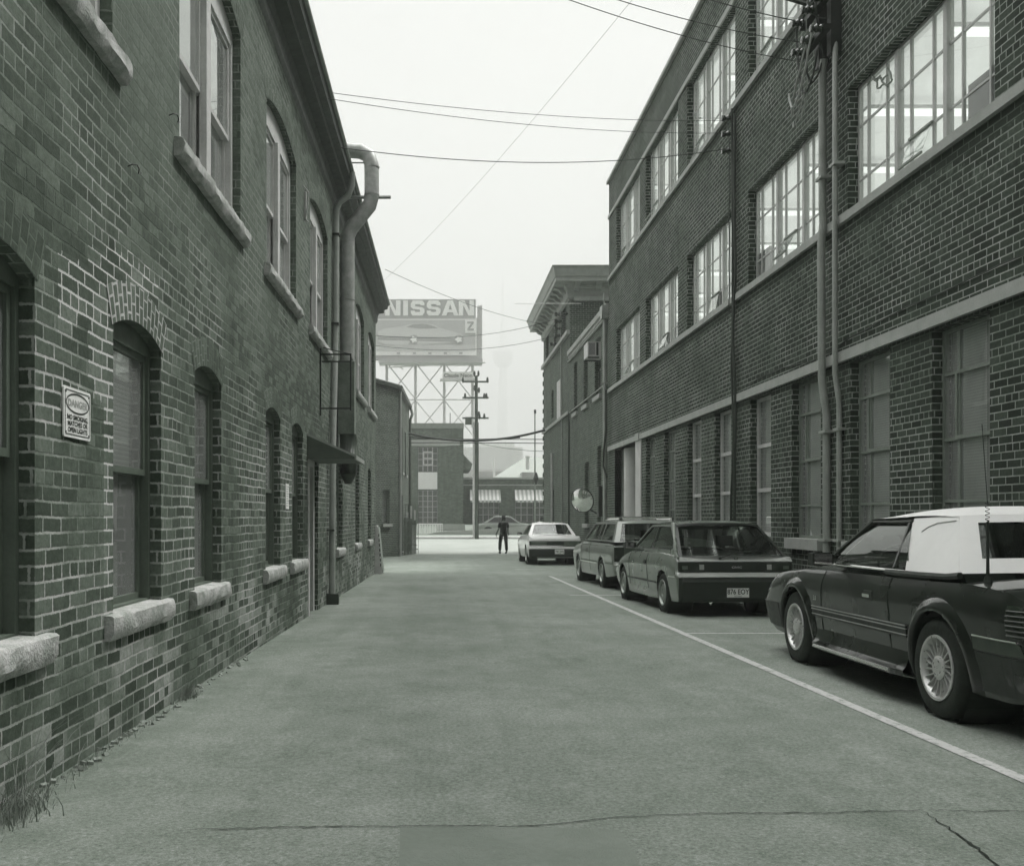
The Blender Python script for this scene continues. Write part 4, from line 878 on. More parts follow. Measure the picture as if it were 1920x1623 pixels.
m = MB(); m.box(*bx(784, 885, 820, 917, Z2-.04, .03)); m.build('spandrel_panel', simple('panel_white', .75, .7, var=.04), SB2, world=True)
m = MB(); u, v_, w3 = P(869, 851, Z2), P(886, 869, Z2), P(883, 880, Z2); m.prism([(u.x, u.z), (v_.x, v_.z), (w3.x, w3.z), (P(869, 880, Z2).x, P(869, 880, Z2).z)], 1, Z2+.3, Z2+6); m.build('side_gable', BRB, SB2, world=True)
# single-storey range with awnings
Z3 = 71.5
SB3 = thing('awning_shop', 'single-storey brick range with striped window awnings across the street', 'building', (P(950, 980, Z3).x, Z3, gz(Z3)))
wn = [(886, 936, 938, 978), (966, 1000, 938, 978), (1003, 1030, 938, 978)]
hs = []
for (p0, p1, q0, q1) in wn: u, v_ = P(p0, q1, Z3), P(p1, q0, Z3); hs.append(rect(u.x, v_.x, u.z, v_.z))
a, b = bx(869, 897, 1120, 1000, Z3, 10); m = MB(); wall_open(rect(a[0], b[0], a[2], b[2]), hs, lambda s, z, d: (s, Z3+d, z), (0, -1, 0), .25, m); m.face([(a[0], Z3, b[2]), (b[0], Z3, b[2]), (b[0], Z3+10, b[2]), (a[0], Z3+10, b[2])], (0, 0, 1)); m.build('wall', BRB, SB3, world=True)
m = MB(); m.box(*bx(869, 894.5, 1120, 898, Z3-.12, .4)); m.box(*bx(869, 908, 1120, 910, Z3-.05, .06)); m.build('coping', CONC, SB3, world=True)
for i, (p0, p1, q0, q1) in enumerate(wn):
    g = MB(); u, v_ = P(p0, q1, Z3), P(p1, q0, Z3); g.face([(u.x, Z3+.2, u.z), (v_.x, Z3+.2, u.z), (v_.x, Z3+.2, v_.z), (u.x, Z3+.2, v_.z)], (0, -1, 0)); w_ = g.build('window', G_NEAR, SB3, world=True)
    f = MB(); nc, nr = (5, 3, 3)[i], 3
    for k in range(nc+1): x = u.x+(v_.x-u.x)*k/nc; f.box((x-.03, Z3+.14, u.z), (x+.03, Z3+.19, v_.z))
    for k in range(nr+1): z = u.z+(v_.z-u.z)*k/nr; f.box((u.x, Z3+.15, z-.025), (v_.x, Z3+.185, z+.025))
    f.build('frame', PAINTW, w_, world=True); bk = MB(); bk.face([(u.x-.3, Z3+.8, u.z-.3), (v_.x+.3, Z3+.8, u.z-.3), (v_.x+.3, Z3+.8, v_.z+.3), (u.x-.3, Z3+.8, v_.z+.3)]); bk.build('room_backing', CURTG, w_, world=True)
AW1, AW2 = simple('awning_pale_stripe', .55, .8, var=.05), simple('awning_grey_stripe', .30, .8, var=.05)
for i, (p0, p1) in enumerate(((881, 938), (965, 1000), (1003, 1032))):
    u, v_ = P(p0, 938, Z3), P(p1, 918, Z3); n = max(5, int((v_.x-u.x)/.14)); m = MB()
    t = thing('window_awning', ('wide striped awning over the window behind the utility pole', 'striped awning over the middle shop window', 'striped awning over the shop window at the edge of the tower')[i], 'awning', (u.x, Z3, u.z), group='striped awnings across the street')
    for k in range(n):
        x0 = u.x+(v_.x-u.x)*k/n; x1 = u.x+(v_.x-u.x)*(k+1)/n
        m.face([(x0, Z3-.01, v_.z), (x1, Z3-.01, v_.z), (x1, Z3-.9, u.z), (x0, Z3-.9, u.z)], (0, -1, 1), mi=k % 2); m.face([(x0, Z3-.9, u.z), (x1, Z3-.9, u.z), (x1, Z3-.9, u.z-.16), (x0, Z3-.9, u.z-.16)], (0, -1, 0), mi=(k+1) % 2)
    for x in (u.x, v_.x): m.face([(x, Z3, v_.z), (x, Z3, u.z), (x, Z3-.9, u.z)])
    m.build('canvas', [AW1, AW2], t, world=True)
# terrace wall, railing, planter in front of them
m = MB(); Y = 64.2; A_, B2, C2 = P(700, 1004, Y), P(790, 1003.5, Y), P(1130, 978, Y)
pts = [(A_.x, -.6), (C2.x, -.6), (C2.x, C2.z), (B2.x+1.0, B2.z+.22), (B2.x, B2.z), (A_.x, A_.z)]
m.prism(pts, 1, Y, Y+.35); tag(m.build('terrace_wall', simple('retaining_concrete', .34, .85, var=.12, scale=.8)), 'low sloping concrete retaining wall along the far pavement', 'wall')
m = MB(); m.box(*bx(820, 982, 872, 1001, 66.0, .3)); tag(m.build('planter_wall', simple('retaining_concrete', .34)), 'short pale block wall behind the white railing', 'wall')
t = thing('railing', 'white metal railing on the terrace at the left end of the street view', 'railing', P(805, 1003, 64.3))
m = MB(); 
for k in range(16):
    px = 783+k*46/15; a, b = P(px, 1002, 64.35), P(px, 982, 64.35); m.box((a.x-.022, 64.33, a.z), (a.x+.022, 64.37, b.z))
for py in (982, 1001): a, b = P(781, py, 64.4), P(830, py, 64.4); m.box((a.x, 64.38, a.z-.03), (b.x, 64.43, a.z+.03))
m.build('bars', simple('railing_white', .75, .5, var=.05), t, world=True)
# billboard on the roof
ZB = 78
BB = thing('billboard', 'large roof billboard with a sports car advert on a steel lattice', 'billboard', P(800, 790, ZB))
BG_ = simple('billboard_frame', .50, .7, var=.08, scale=.6); BW_ = simple('billboard_white', .97, .6, var=.03); BSK = simple('poster_sky', .60, .7, var=.06, scale=.4); BGR = simple('poster_ground', .66, .7, var=.05, scale=.4); BCAR = simple('poster_car', .72, .6, var=.05); BCD = simple('poster_dark', .46, .6)
def bbx(p0, q0, p1, q1, off, th, mat, name): m = MB(); m.box(*bx(p0, q0, p1, q1, ZB-off, th)); return m.build(name, mat, BB, world=True)
bbx(700, 561, 892, 596, 0, .5, BG_, 'name_board'); bbx(700, 596, 895, 674, 0, .55, BG_, 'poster_frame'); bbx(895, 573, 904, 672, -.7, .4, simple('billboard_side', .55, .7), 'rear_panel')
bbx(702, 598, 893.5, 666, .06, .05, BW_, 'poster_border'); bbx(705, 599.5, 891.5, 657, .10, .03, BSK, 'poster_image'); bbx(705, 646, 891.5, 657, .13, .02, BGR, 'poster_ground_strip'); bbx(872, 600, 892.5, 624, .17, .03, BW_, 'corner_panel')
def pf(off): return lambda x, y: None
def poly2(loops, off, name, mat):
    m = MB(); Yf = ZB-off; m.tess(loops, lambda p: P(p[0], p[1], ZB) + Vector((0, -off, 0)), (0, -1, 0)); return m.build(name, mat, BB, world=True)
# letters (photo units are only the measure; they sit on the board)
def N_(x, w, y0=563.5, y1=592, s=.30):
    t_ = w*s; return [[(x, y1), (x, y0), (x+t_*1.25, y0), (x+w-t_, y1-9), (x+w-t_, y0), (x+w, y0), (x+w, y1), (x+w-t_*1.25, y1), (x+t_, y0+9), (x+t_, y1)]]
def A_l(x, w, y0=563.5, y1=592):
    return [[(x, y1), (x+w*.34, y0), (x+w*.66, y0), (x+w, y1), (x+w*.72, y1), (x+w*.66, y1-6), (x+w*.34, y1-6), (x+w*.28, y1)], [(x+w*.41, y1-11.5), (x+w*.59, y1-11.5), (x+w*.5, y1-22)]]
def S_(x, w, y0=563.5, y1=592):
    t_ = 7.0; h = (y1-y0); c = []
    c = [(x+w, y0+t_+2.5), (x+w*.72, y0+t_+2.5), (x+w*.66, y0+t_), (x+w*.36, y0+t_), (x+w*.30, y0+t_+2), (x+w*.36, y0+h*.40), (x+w*.82, y0+h*.44), (x+w, y0+h*.56), (x+w, y1-6), (x+w*.84, y1), (x+w*.14, y1), (x, y1-5), (x, y1-t_-2.5), (x+w*.28, y1-t_-2.5), (x+w*.34, y1-t_), (x+w*.64, y1-t_), (x+w*.70, y1-t_-2), (x+w*.64, y0+h*.60), (x+w*.16, y0+h*.56), (x, y0+h*.42), (x, y0+6), (x+w*.16, y0), (x+w*.84, y0), (x+w, y0+5)]
    return [c]
for L in (N_(722, 29), [[(756, 563.5), (765, 563.5), (765, 592), (756, 592)]], S_(770, 26), S_(800, 26), A_l(828, 32), N_(860, 29)): poly2(L, .06, 'letter', BW_)
cpts = [(709, 622), (722, 616), (748, 613), (775, 607), (795, 606.5), (812, 609), (828, 616), (850, 622), (866, 627), (869, 637), (862, 643), (855, 636), (845, 643), (795, 646), (784, 647), (774, 637), (764, 647), (722, 646), (709, 640)]
poly2([cpts], .15, 'advert_car', BCAR); poly2([[(762, 614), (776, 608.5), (795, 607.8), (808, 610.5), (822, 616), (790, 617)]], .16, 'advert_car_glass', BCD)
poly2([[(709, 630), (866, 634), (866, 642), (709, 638)]], .155, 'advert_car_shadow', BCD)
for cx in (776, 860):
    poly2([[(cx+9*math.cos(i*.3491), 637+8.5*math.sin(i*.3491)) for i in range(18)]], .17, 'advert_tyre', BCD); poly2([[(cx+(7.6 if i % 2 else 4.6)*math.cos(i*.6283), 637+(7.2 if i % 2 else 4.4)*math.sin(i*.6283)) for i in range(10)]], .18, 'advert_rim', BW_)
poly2([[(876, 604), (888, 604), (888, 607), (881, 617), (888, 617), (888, 620.5), (876, 620.5), (876, 617.5), (883, 607.5), (876, 607.5)]], .22, 'letter', BCD)
m = MB()
for cx in (747, 777, 806, 835, 864): q0, q1 = bx(cx-3, 660.5, cx+3, 663.5, ZB-.14, .02); m.box(q0, q1)
m.build('small_print', BG_, BB, world=True)
m = MB(); m.box(*bx(710, 672, 905, 680, ZB-.9, 1.6)); m.build('catwalk', BG_, BB, world=True)
def bar(mb, p0, q0, p1, q1, Y, r): mb.tube([P(p0, q0, Y), P(p1, q1, Y)], r, 4)
STL = simple('lattice_steel', .60, .7)
m = MB(); 
for px in (725, 779, 833, 886): m.box(*bx(px-2.4, 678, px+2.4, 800, ZB, .3))
m.build('post', STL, BB, world=True)
m = MB()
for (a, b) in ((725, 779), (779, 833), (833, 886)):
    bar(m, a, 680, b, 748, ZB, .045); bar(m, b, 680, a, 748, ZB, .045); bar(m, a, 749, b, 749, ZB+.1, .05); bar(m, a, 750, b, 815, ZB, .045); bar(m, b, 750, a, 815, ZB, .045)
bar(m, 725, 688, 910, 679, ZB+3, .09); bar(m, 748, 687, 756, 692, ZB+3, .06); m.build('bracing', STL, BB, world=True)
t = thing('maker_sign', 'small pale board with the sign company name hung on the billboard lattice', 'sign', P(860, 703, ZB-.3))
m = MB(); m.box(*bx(830, 697, 892, 709, ZB-.35, .1)); m.build('panel', BW_, t, world=True); m = MB(); m.box(*bx(825, 709.5, 890, 713, ZB-.9, .7)); m.build('walkway', STL, t, world=True)
m = MB(); q = P(832, 706.8, ZB-.36); text_mb(m, 'Claude Neon', lambda x, y: (q.x+x*1.02, ZB-.37, q.z+y), .42, 'LEFT', n=(0, -1, 0), bold=.008); m.build('lettering', simple('sign_grey', .28, .7), t, world=True)
t = thing('roof_mast', 'thin mast standing on the roof under the billboard', 'mast', P(844, 793, 74)); m = MB(); m.tube([P(844, 793, 74), P(844, 774, 74)], .03, 5); m.build('rod', BLACK, t, world=True)
# utility pole
YP = 62.0; base = P(893, 985, YP); TP = thing('utility_pole', 'wooden utility pole with three crossarms across the street', 'utility pole', (base.x, YP, gz(YP)))
WOOD = simple('creosoted_wood', .10, .9, var=.3, scale=3)
m = MB(); top = P(893, 704, YP); m.tube([(base.x, YP, gz(YP)-.2), (base.x, YP, P(893, 790, YP).z), (base.x, YP, top.z)], [.16, .12, .10], 10); m.build('shaft', WOOD, TP, world=True, smooth=True)
m = MB(); m.tube([(base.x-.17, YP-.1, gz(YP)), (base.x-.17, YP-.1, P(893, 792, YP).z)], .07, 8); m.build('riser_pipe', simple('pale_pipe', .5, .5), TP, world=True)
m = MB(); m.tube([(base.x+.13, YP-.12, gz(YP)), (base.x+.13, YP-.12, P(893, 792, YP).z)], .025, 6); m.build('riser_wire', BLACK, TP, world=True)
for q in (716, 746, 784): m = MB(); a, b = P(867, q, YP), P(916, q, YP); m.box((a.x, YP-.17, a.z-.05), (b.x, YP-.06, a.z+.05)); m.build('crossarm', WOOD, TP, world=True)
for px, q in ((868, 716), (914, 716), (872, 746), (908, 746), (912, 746), (899, 784), (908, 784), (889.5, 704), (897, 704), (889.5, 731), (898, 735), (898, 780)):
    m = MB(); a = P(px, q, YP-.11); m.tube([a+Vector((0, 0, -.06)), a+Vector((0, 0, .1)), a+Vector((0, 0, .3))], [.03, .085, .05], 8); m.build('insulator', INS, TP, world=True)
m = MB(); m.box(*bx(872.5, 781.5, 884.5, 795, YP-.5, .42)); m.build('transformer', simple('transformer_grey', .09, .6), TP, world=True)
t = thing('light_mast', 'slender metal mast beside the tower with a small fitting halfway up', 'mast', (P(1003, 980, 56).x, 56, gz(56)))
m = MB(); m.tube([(P(1003, 900, 56).x, 56, gz(56)), P(1003, 768, 56)], [.055, .035], 8); m.build('pole', simple('mast_grey', .22, .6), t, world=True)
m = MB(); a = P(1005, 897, 55.9); m.tube([a+Vector((0, 0, -.35)), a+Vector((0, 0, .0)), a+Vector((0, 0, .35))], [.05, .16, .06], 8); m.build('fitting', BLACK, t, world=True); m = MB(); m.tube([P(1003, 768, 56), P(1003.5, 775, 56)], .07, 6); m.build('cap', BLACK, t, world=True)
# far industrial buildings and the tower
FARW = simple('far_white_cladding', .8, .8, var=.05, scale=.1); FARG = simple('far_grey_cladding', .62, .8, var=.05, scale=.1); FARM = simple('far_mid_cladding', .42, .8, var=.05, scale=.1)
def far_building(label, parts, Y, cat='building', name='industrial_building'):
    t = thing(name, label, cat, (P(950, 980, Y).x, Y, .7))
    for nm, mat, dp, poly in parts:
        m = MB(); pl = [P(*p, Y) for p in poly]; m.prism([(p.x, p.z) for p in pl], 1, Y+(0 if nm != 'window' else -.1), Y+dp); m.build(nm, mat, t, world=True)
far_building('pale gabled roof with a round vent behind the awning shop', [('wall', FARW, 20, [(922, 897), (1060, 897), (1060, 960), (922, 960)]), ('dormer', FARM, 6, [(979, 885), (1001, 885), (1001, 897), (979, 897)])], 86)
m = MB(); m.face([P(922, 897, 86), P(985, 857, 98), P(1045, 857, 98), P(1062, 897, 86)], (0, -1, 1)); m.build('roof', simple('far_roof', .30, .8, var=.05), bpy.data.objects['industrial_building'], world=True)
m = MB(); a = P(989.5, 880, 85); b = P(989.5, 857, 85); m.tube([a, b], .19, 12); m.tube([b, b+Vector((0, 0, .12))], .24, 12); tag(m.build('roof_vent', FARW), 'stubby round metal vent on the pale gabled roof', 'vent')
far_building('low grey shed with a window strip behind the brick range', [('wall', FARG, 20, [(869, 880), (960, 880), (960, 900), (869, 900)]), ('window', FARM, .2, [(895, 884), (945, 884), (945, 897), (895, 897)])], 92)
far_building('long pale industrial block far behind the roofs', [('wall', FARG, 30, [(866, 838), (980, 838), (980, 900), (866, 900)]), ('wall', FARW, 30, [(886, 829), (965, 829), (965, 838), (886, 838)])], 240)
m = MB(); a = P(926.5, 897, 88); b = P(926, 858, 88); m.tube([a, b], [.12, .05], 8); tag(m.build('vent_pipe', FARW), 'thin pale vent pipe rising behind the brick range', 'pipe')
YT = 1250; CT = thing('communications_tower', 'faint tall communications tower with a round pod almost lost in the haze', 'tower', (P(943, 960, YT).x, YT, .7))
m = MB(); cx = P(943, 900, YT).x; zz = lambda q: P(943, q, YT).z
m.tube([(cx, YT, 0), (cx, YT, zz(800)), (cx, YT, zz(690))], [9.5, 7.5, 5], 12); m.build('shaft', FARG, CT, world=True, smooth=True)
m = MB(); m.tube([(cx, YT, zz(690)), (cx, YT, zz(682)), (cx, YT, zz(672)), (cx, YT, zz(660)), (cx, YT, zz(655)), (cx, YT, zz(650))], [5, 11, 13, 13, 9, 5], 20); m.build('pod', FARM, CT, world=True, smooth=30)
m = MB(); m.tube([(cx, YT, zz(650)), (cx, YT, zz(600)), (cx, YT, zz(540)), (cx, YT, zz(505))], [4.8, 3.2, 1.6, .7], 8); m.build('antenna', FARG, CT, world=True)
# ---------------------------------------------------------------- overhead wires
def wire(label, A, B, sag, r=.009, mat=None, cat='wire', group='overhead wires', n=28, name='overhead_wire'):
    A, B = Vector(A), Vector(B); m = MB(); m.tube([A.lerp(B, i/n)-Vector((0, 0, sag*4*(i/n)*(1-i/n))) for i in range(n+1)], r, 5)
    o = m.build(name, mat or CABLE, smooth=True); return tag(o, label, cat, group)
FAINT = simple('aged_copper_wire', .12, .6)
wire('upper of the two close wires from the left eaves to the factory riser', P(612, 173, 12.9), (5.22, 17, 8.24), .12, .0048)
wire('lower of the two close wires from the left eaves to the factory riser', P(615, 185, 12.9), (5.22, 17, 8.02), .14, .0048)
wire('lone sagging wire from the left gutter by the duct to the factory riser', P(640, 277, 14.6), (5.22, 17, 7.75), .24, .0075)
wire('faint wire climbing steeply across the open sky', P(690, 552, 58), P(1230, -55, 24), .5, .005, FAINT)
wire('upper wire dropping from the top of the photo to the insulator cluster', P(1000, -55, 11), (5.0, 13.15, 7.72), .1, .006)
wire('lower wire dropping from the top of the photo to the insulator cluster', P(960, -40, 11), (5.0, 13.15, 7.45), .1, .006)
wire('thick service cable reaching the insulator cluster from the top edge', P(1330, -45, 13.5), (5.0, 12.9, 8.1), .0, .030, cat='cable')
wire('thin wire passing just under the thick service cable', P(1240, -30, 13.4), (5.0, 13.15, 8.0), .04, .007)
wire('faint wire from the left eaves to the tower cornice', P(722, 505, 27), (5.0, 41, 9.4), .25, .008, FAINT)
wire('upper of the two rising wires in front of the billboard', P(705, 629, 30), (5.2, 40.6, 9.65), .35, .009)
wire('lower of the two rising wires in front of the billboard', P(705, 648, 30), (5.2, 40.6, 8.95), .35, .009)
wire('pale guy wire beside the tower cornice', P(965, 569, 37), P(1090, 569, 37), .0, .012, simple('bright_wire', .7, .4))
wire('thick black telephone cable bundle crossing at the alley mouth', P(766, 812, 45), P(1022, 806, 45), .42, .055, cat='cable')
wire('second black cable twisting along the thick bundle', P(766, 818, 45.2), P(975, 820, 45.2), .12, .035, cat='cable')
wire('straight messenger wire beneath the thick bundle', P(766, 823, 45.1), P(1022, 823.5, 45.1), .0, .02)
wire('lower straight wire crossing at the alley mouth', P(770, 830, 47), P(1024, 831, 47), -.02, .022)
wire('wire falling right from the utility pole towards the tower', P(893, 829, 61.9), P(1024, 846, 50), .12, .016, FAINT)
wire('wire rising left from the utility pole towards the annex', P(768, 836, 50), P(893, 829, 61.9), .1, .018, FAINT)
# ---------------------------------------------------------------- cars
def itp(T, y, j):
    if y <= T[0][0]: return T[0][j]
    for a, b in zip(T, T[1:]):
        if y <= b[0]:
            t = (y-a[0])/(b[0]-a[0]); t = t*t*(3-2*t) if (len(a) > 5 and a[5]) else t; return a[j]+(b[j]-a[j])*t
    return T[-1][j]
def it1(T, z):
    return itp([(a, b) for a, b in T], z, 1)
TINT = simple('car_trim_black', .02, .45, var=.1); CHROME = simple('chrome', .85, .14, metal=1, var=.05); LAMP = simple('lamp_lens_dark', .03, .08, var=.1, coat=.5); LAMPC = simple('lamp_lens_clear', .35, .1, var=.1, coat=.5)
UPH = simple('dark_upholstery', .03, .8); UPHL = simple('grey_upholstery', .2, .8); PLATE = simple('number_plate_white', .8, .5, var=.03); INK = simple('number_plate_ink', .03, .5)
ALLOY = simple('alloy_wheel', .60, .32, metal=.5, var=.12, scale=20); STEELW = simple('wheel_cover', .30, .35, metal=.5, var=.15, scale=20)
def paint(name, g, metal=0.0, rough=.25):
    M = Mat(name); p = M.obj(); M.color(M.noise(p, 2.5, 4).mr(.3, .7, g*.94, g*1.05)); M.rough(M.noise(p, 5, 4).mr(.3, .7, rough, rough+.1))
    M.b.inputs['Metallic'].default_value = metal; M.b.inputs['Specular IOR Level'].default_value = .12; M.b.inputs['Coat Weight'].default_value = 1.0; M.b.inputs['Coat Roughness'].default_value = .06
    n = M.noise(p, 1.1, 2); M.bump(n, .06, .04); return M.m
class Car:
    def __init__(s, name, label, cat, T, rear, front, wb, ra, rt, body, cx, cyr, rotz, group='cars parked along the factory wall', tuck=.07, z0=None, mats=None):
        """T rows: y(from mid wheelbase, +forward), half width, z bottom, z shoulder, z top centre"""
        s.T, s.rear, s.front, s.wb, s.ra, s.rt, s.tuck = T, rear, front, wb, ra, rt, tuck
        s.y0, s.y1 = T[0][0], T[-1][0]
        fx, fy = -math.sin(rotz), math.cos(rotz); c = Vector((cx+fx*wb/2, cyr+fy*wb/2)); zg = gz(c.y) if z0 is None else z0
        s.o = thing(name, label, cat, (c.x, c.y, zg), (0, 0, rotz), group); sl = (gz(c.y+1)-gz(c.y-1))/2*(1 if abs(math.cos(rotz)) > .5 else 0)
        s.o.rotation_euler = (math.atan(sl), 0, rotz); ROOT[s.o.name] = Matrix.LocRotScale(Vector((c.x, c.y, zg)), s.o.rotation_euler.to_matrix().to_quaternion(), None)
        s.paint = body
    def wy(s, y, z):
        e0 = s.y0; e1 = s.y1; r = it1(s.rear, z); f = it1(s.front, z)
        if y < e0+.45: t = 1-(y-e0)/.45; y += r*t*t*(3-2*t)
        if y > e1-.55: t = 1-(e1-y)/.55; y += f*t*t*(3-2*t)
        return y
    def sec(s, y, n=16, m=9):
        hw, zb, zs, zt = (itp(s.T, y, j) for j in (1, 2, 3, 4)); L = []
        for k in range(n+1):
            t = k/n; z = zb+(zs-zb)*t; x = hw - s.tuck*(1-t)**2.6*.9 - .05*max(0, (t-.72)/.28)**2 - .012*max(0, 1-abs(t-.55)/.05)*0
            L.append((x, z))
        for k in range(1, m+1):
            q = k/m; x = (L[n][0])*(1-q); z = zs+(zt-zs)*(math.sin(q*math.pi/2)**.75)
            L.append((x, z))
        return L
    def sx(s, y, z):
        hw, zb, zs = (itp(s.T, y, j) for j in (1, 2, 3)); t = min(max((z-zb)/(zs-zb), 0), 1); return hw - s.tuck*(1-t)**2.6*.9 - .05*max(0, (t-.72)/.28)**2
    def shell(s, cabin=None):
        mb = MB(); ys = []; y = s.y0
        while y < s.y1-1e-6:
            ys.append(y); e = min(y-s.y0, s.y1-y); y += .012 if e < .06 else .035
        ys.append(s.y1); n, m = 16, 9; tot = n+m
        rows = []
        for y in ys:
            e0, e1 = (y-s.y0), (s.y1-y); k = 1.0
            for e, rr in ((e0, .07), (e1, .10)):
                if e < rr: k = min(k, 1-.045*(1-math.sqrt(max(0, 1-(1-e/rr)**2))))
            rows.append([(x*k, s.wy(y, z), z) for x, z in s.sec(y, n, m)])
        wc = (-s.wb/2, s.wb/2)
        def snap(p):
            for c in wc:
                d = math.hypot(p[1]-c, p[2]-s.rt)
                if d < s.ra and d > 1e-6 and p[2] > .05: return (p[0], c+(p[1]-c)*s.ra/d, s.rt+(p[2]-s.rt)*s.ra/d)
            return p
        def inside(p): return any(math.hypot(p[1]-c, p[2]-s.rt) < s.ra for c in wc)
        k0 = 0
        for sg in (1, -1):
            for i in range(len(ys)-1):
                for j in range(tot):
                    q = [rows[i][j], rows[i+1][j], rows[i+1][j+1], rows[i][j+1]]
                    if j < n:
                        c = [sum(p[a] for p in q)/4 for a in range(3)]
                        if inside(c): continue
                        q = [snap(p) for p in q]
                    mi = 0
                    if cabin and j >= n+1 and cabin[0] < (ys[i]+ys[i+1])/2 < cabin[1]: mi = 1
                    mb.face([(sg*p[0], p[1], p[2]) for p in q], mi=mi)
        for r_, d in ((rows[0], -1), (rows[-1], 1)):
            for j in range(tot):
                a, b = r_[j], r_[j+1]; mb.face([(a[0], a[1], a[2]), (b[0], b[1], b[2]), (-b[0], b[1], b[2]), (-a[0], a[1], a[2])])
        s.body = mb.build('body', [s.paint, UPH], s.o, smooth=28)
        un = MB(); hw = itp(s.T, 0, 1)-.12; zb = itp(s.T, 0, 2); un.box((-hw, -s.wb/2+s.ra+.02, zb+.01), (hw, s.wb/2-s.ra-.02, zb+.15)); un.box((-hw+.25, s.y0+.12, zb+.03), (hw-.25, s.y1-.15, zb+.2)); un.build('underbody', DARK, s.o)
        for c in wc:
            for sg in (-1, 1):
                w = MB(); hw = itp(s.T, c, 1); w.lathe([(s.ra+.003, -.02), (s.ra+.003, -.36), (0, -.36)], Matrix.Translation((sg*(hw-.015), c, s.rt)) @ Matrix.Scale(sg, 4, (1, 0, 0)), 32)
                w.build('wheel_well', DARK, s.o)
    def wheels(s, rr, width, style, mat, inset=.03, tag_=None):
        for c in (-s.wb/2, s.wb/2):
            for sg in (-1, 1):
                hw = itp(s.T, c, 1)-inset; Mx = Matrix.Translation((sg*hw, c, s.rt)) @ Matrix.Scale(sg, 4, (1, 0, 0)); R0 = s.rt
                w = sub('wheel', s.o); t = MB()
                t.lathe([(rr-.005, -.03), (rr+.003, -.008), (rr+.03, .0), (R0-.04, .002), (R0-.014, -.012), (R0-.002, -.035), (R0, -.06), (R0, -width+.04), (R0-.015, -width+.01), (rr, -width), (rr-.01, -width+.02)], Mx, 40); t.build('tyre', RUB, w, smooth=35)
                r = MB(); r.lathe([(rr+.006, -.004), (rr+.004, .004), (rr-.012, .003), (rr-.018, -.02), (rr-.03, -.035)], Mx, 40)
                if style == 'turbine':
                    r.lathe([(rr-.03, -.035), (rr-.028, -.075), (.05, -.055)], Mx, 40); 
                    r.lathe([(.078, -.05), (.076, -.015), (.06, -.004), (0, .0)], Mx, 24)
                    for k in range(20):
                        a = 2*math.pi*k/20; q = []
                        for rad, sw, x_ in ((.07, 0, -.02), (.12, .10, -.018), (rr-.02, .16, -.012)):
                            for dx in (x_, x_-.05): q.append(Mx @ Vector((dx, rad*math.cos(a+sw), rad*math.sin(a+sw)))); 
                        q2 = [p + (Mx.to_3x3() @ Vector((0, -math.sin(a), math.cos(a))))*.0075 for p in q]
                        for (i0, i1) in ((0, 2), (2, 4)):
                            r.face([q[i0], q[i1], q[i1+1], q[i0+1]]); r.face([q2[i0], q2[i1], q2[i1+1], q2[i0+1]]); r.face([q[i0], q[i1], q2[i1], q2[i0]])
                else:
                    r.lathe([(rr-.03, -.035), (rr*.72, -.03), (rr*.62, -.012), (rr*.3, -.006), (rr*.28, -.016), (0, -.012)], Mx, 32)
                ro = r.build('rim', mat, w, smooth=30)
                h = MB()
                if style == 'turbine':
                    for k in range(4): a = .5+math.pi/2*k; h.lathe([(0, .003), (.011, .003), (.011, -.01)], Mx @ Matrix.Translation((-.006, .042*math.cos(a), .042*math.sin(a))), 8)
                else:
                    for k in range(8 if style == 'slots' else 12):
                        a = 2*math.pi*k/(8 if style == 'slots' else 12); q = []
                        for rad, da in ((rr*.66, -.13), (rr*.86, -.12), (rr*.86, .12), (rr*.66, .13)): q.append(Mx @ Vector((-.022 if rad > rr*.7 else -.014, rad*math.cos(a+da), rad*math.sin(a+da))))
                        h.face(q)
                if h.v: h.build('rim_slots', DARK, w)
    # greenhouse -----------------------------------------------------------
    def house(s, K, side_glass, pillar, roofmat, ws_in=.05, rear_in=.06, crown=.035, rear_hole=None, tint=None, name_roof='roof', side_mat=None):
        """K: dict yc zc (cowl) yf zf (roof front) yr zr (roof rear) yb zb2 (rear base) wb wr ; side_glass: list of (y,z) polygons"""
        yc, zc, yf, zf, yr, zr, yb, zb2, wB, wR = (K[k] for k in ('yc', 'zc', 'yf', 'zf', 'yr', 'zr', 'yb', 'zb', 'wb', 'wr'))
        def xs(y, z):
            zlo = zc+(zb2-zc)*(yc-y)/(yc-yb); zhi = (zf+zr)/2; t = (z-zlo)/(zhi-zlo); t = min(max(t, -.1), 1.05); return wB+(wR-wB)*t
        out = [(yc, zc), (yf, zf), (yr, zr), (yb, zb2)]
        if 'extra' in K: out = K['extra']
        gm = tint or G_CAR
        for sg in (-1, 1):
            m = MB(); hl = [list(h) for h in side_glass]
            def dens(l):
                r = []
                for a, b in zip(l, l[1:]+l[:1]):
                    n = max(1, int(math.hypot(a[0]-b[0], a[1]-b[1])/.12)); r += [(a[0]+(b[0]-a[0])*i/n, a[1]+(b[1]-a[1])*i/n) for i in range(n)]
                return r
            m.tess([dens(out)]+[dens(h) for h in hl], lambda p: (sg*xs(*p), p[0], p[1]), (sg, 0, .2)); m.build('window_frame' if side_mat is None else 'side_panel', side_mat or pillar, s.o)
            for h in hl:
                g = MB(); g.tess([dens(h)], lambda p: (sg*(xs(*p)-.012), p[0], p[1]), (sg, 0, .2)); g.build('side_window', gm, s.o)
                e = MB(); pts = [Vector((sg*(xs(*p)+.001), p[0], p[1])) for p in dens(h)]; e.tube(pts+[pts[0]], .006, 4, cap=False); e.build('window_seal', TINT, s.o)
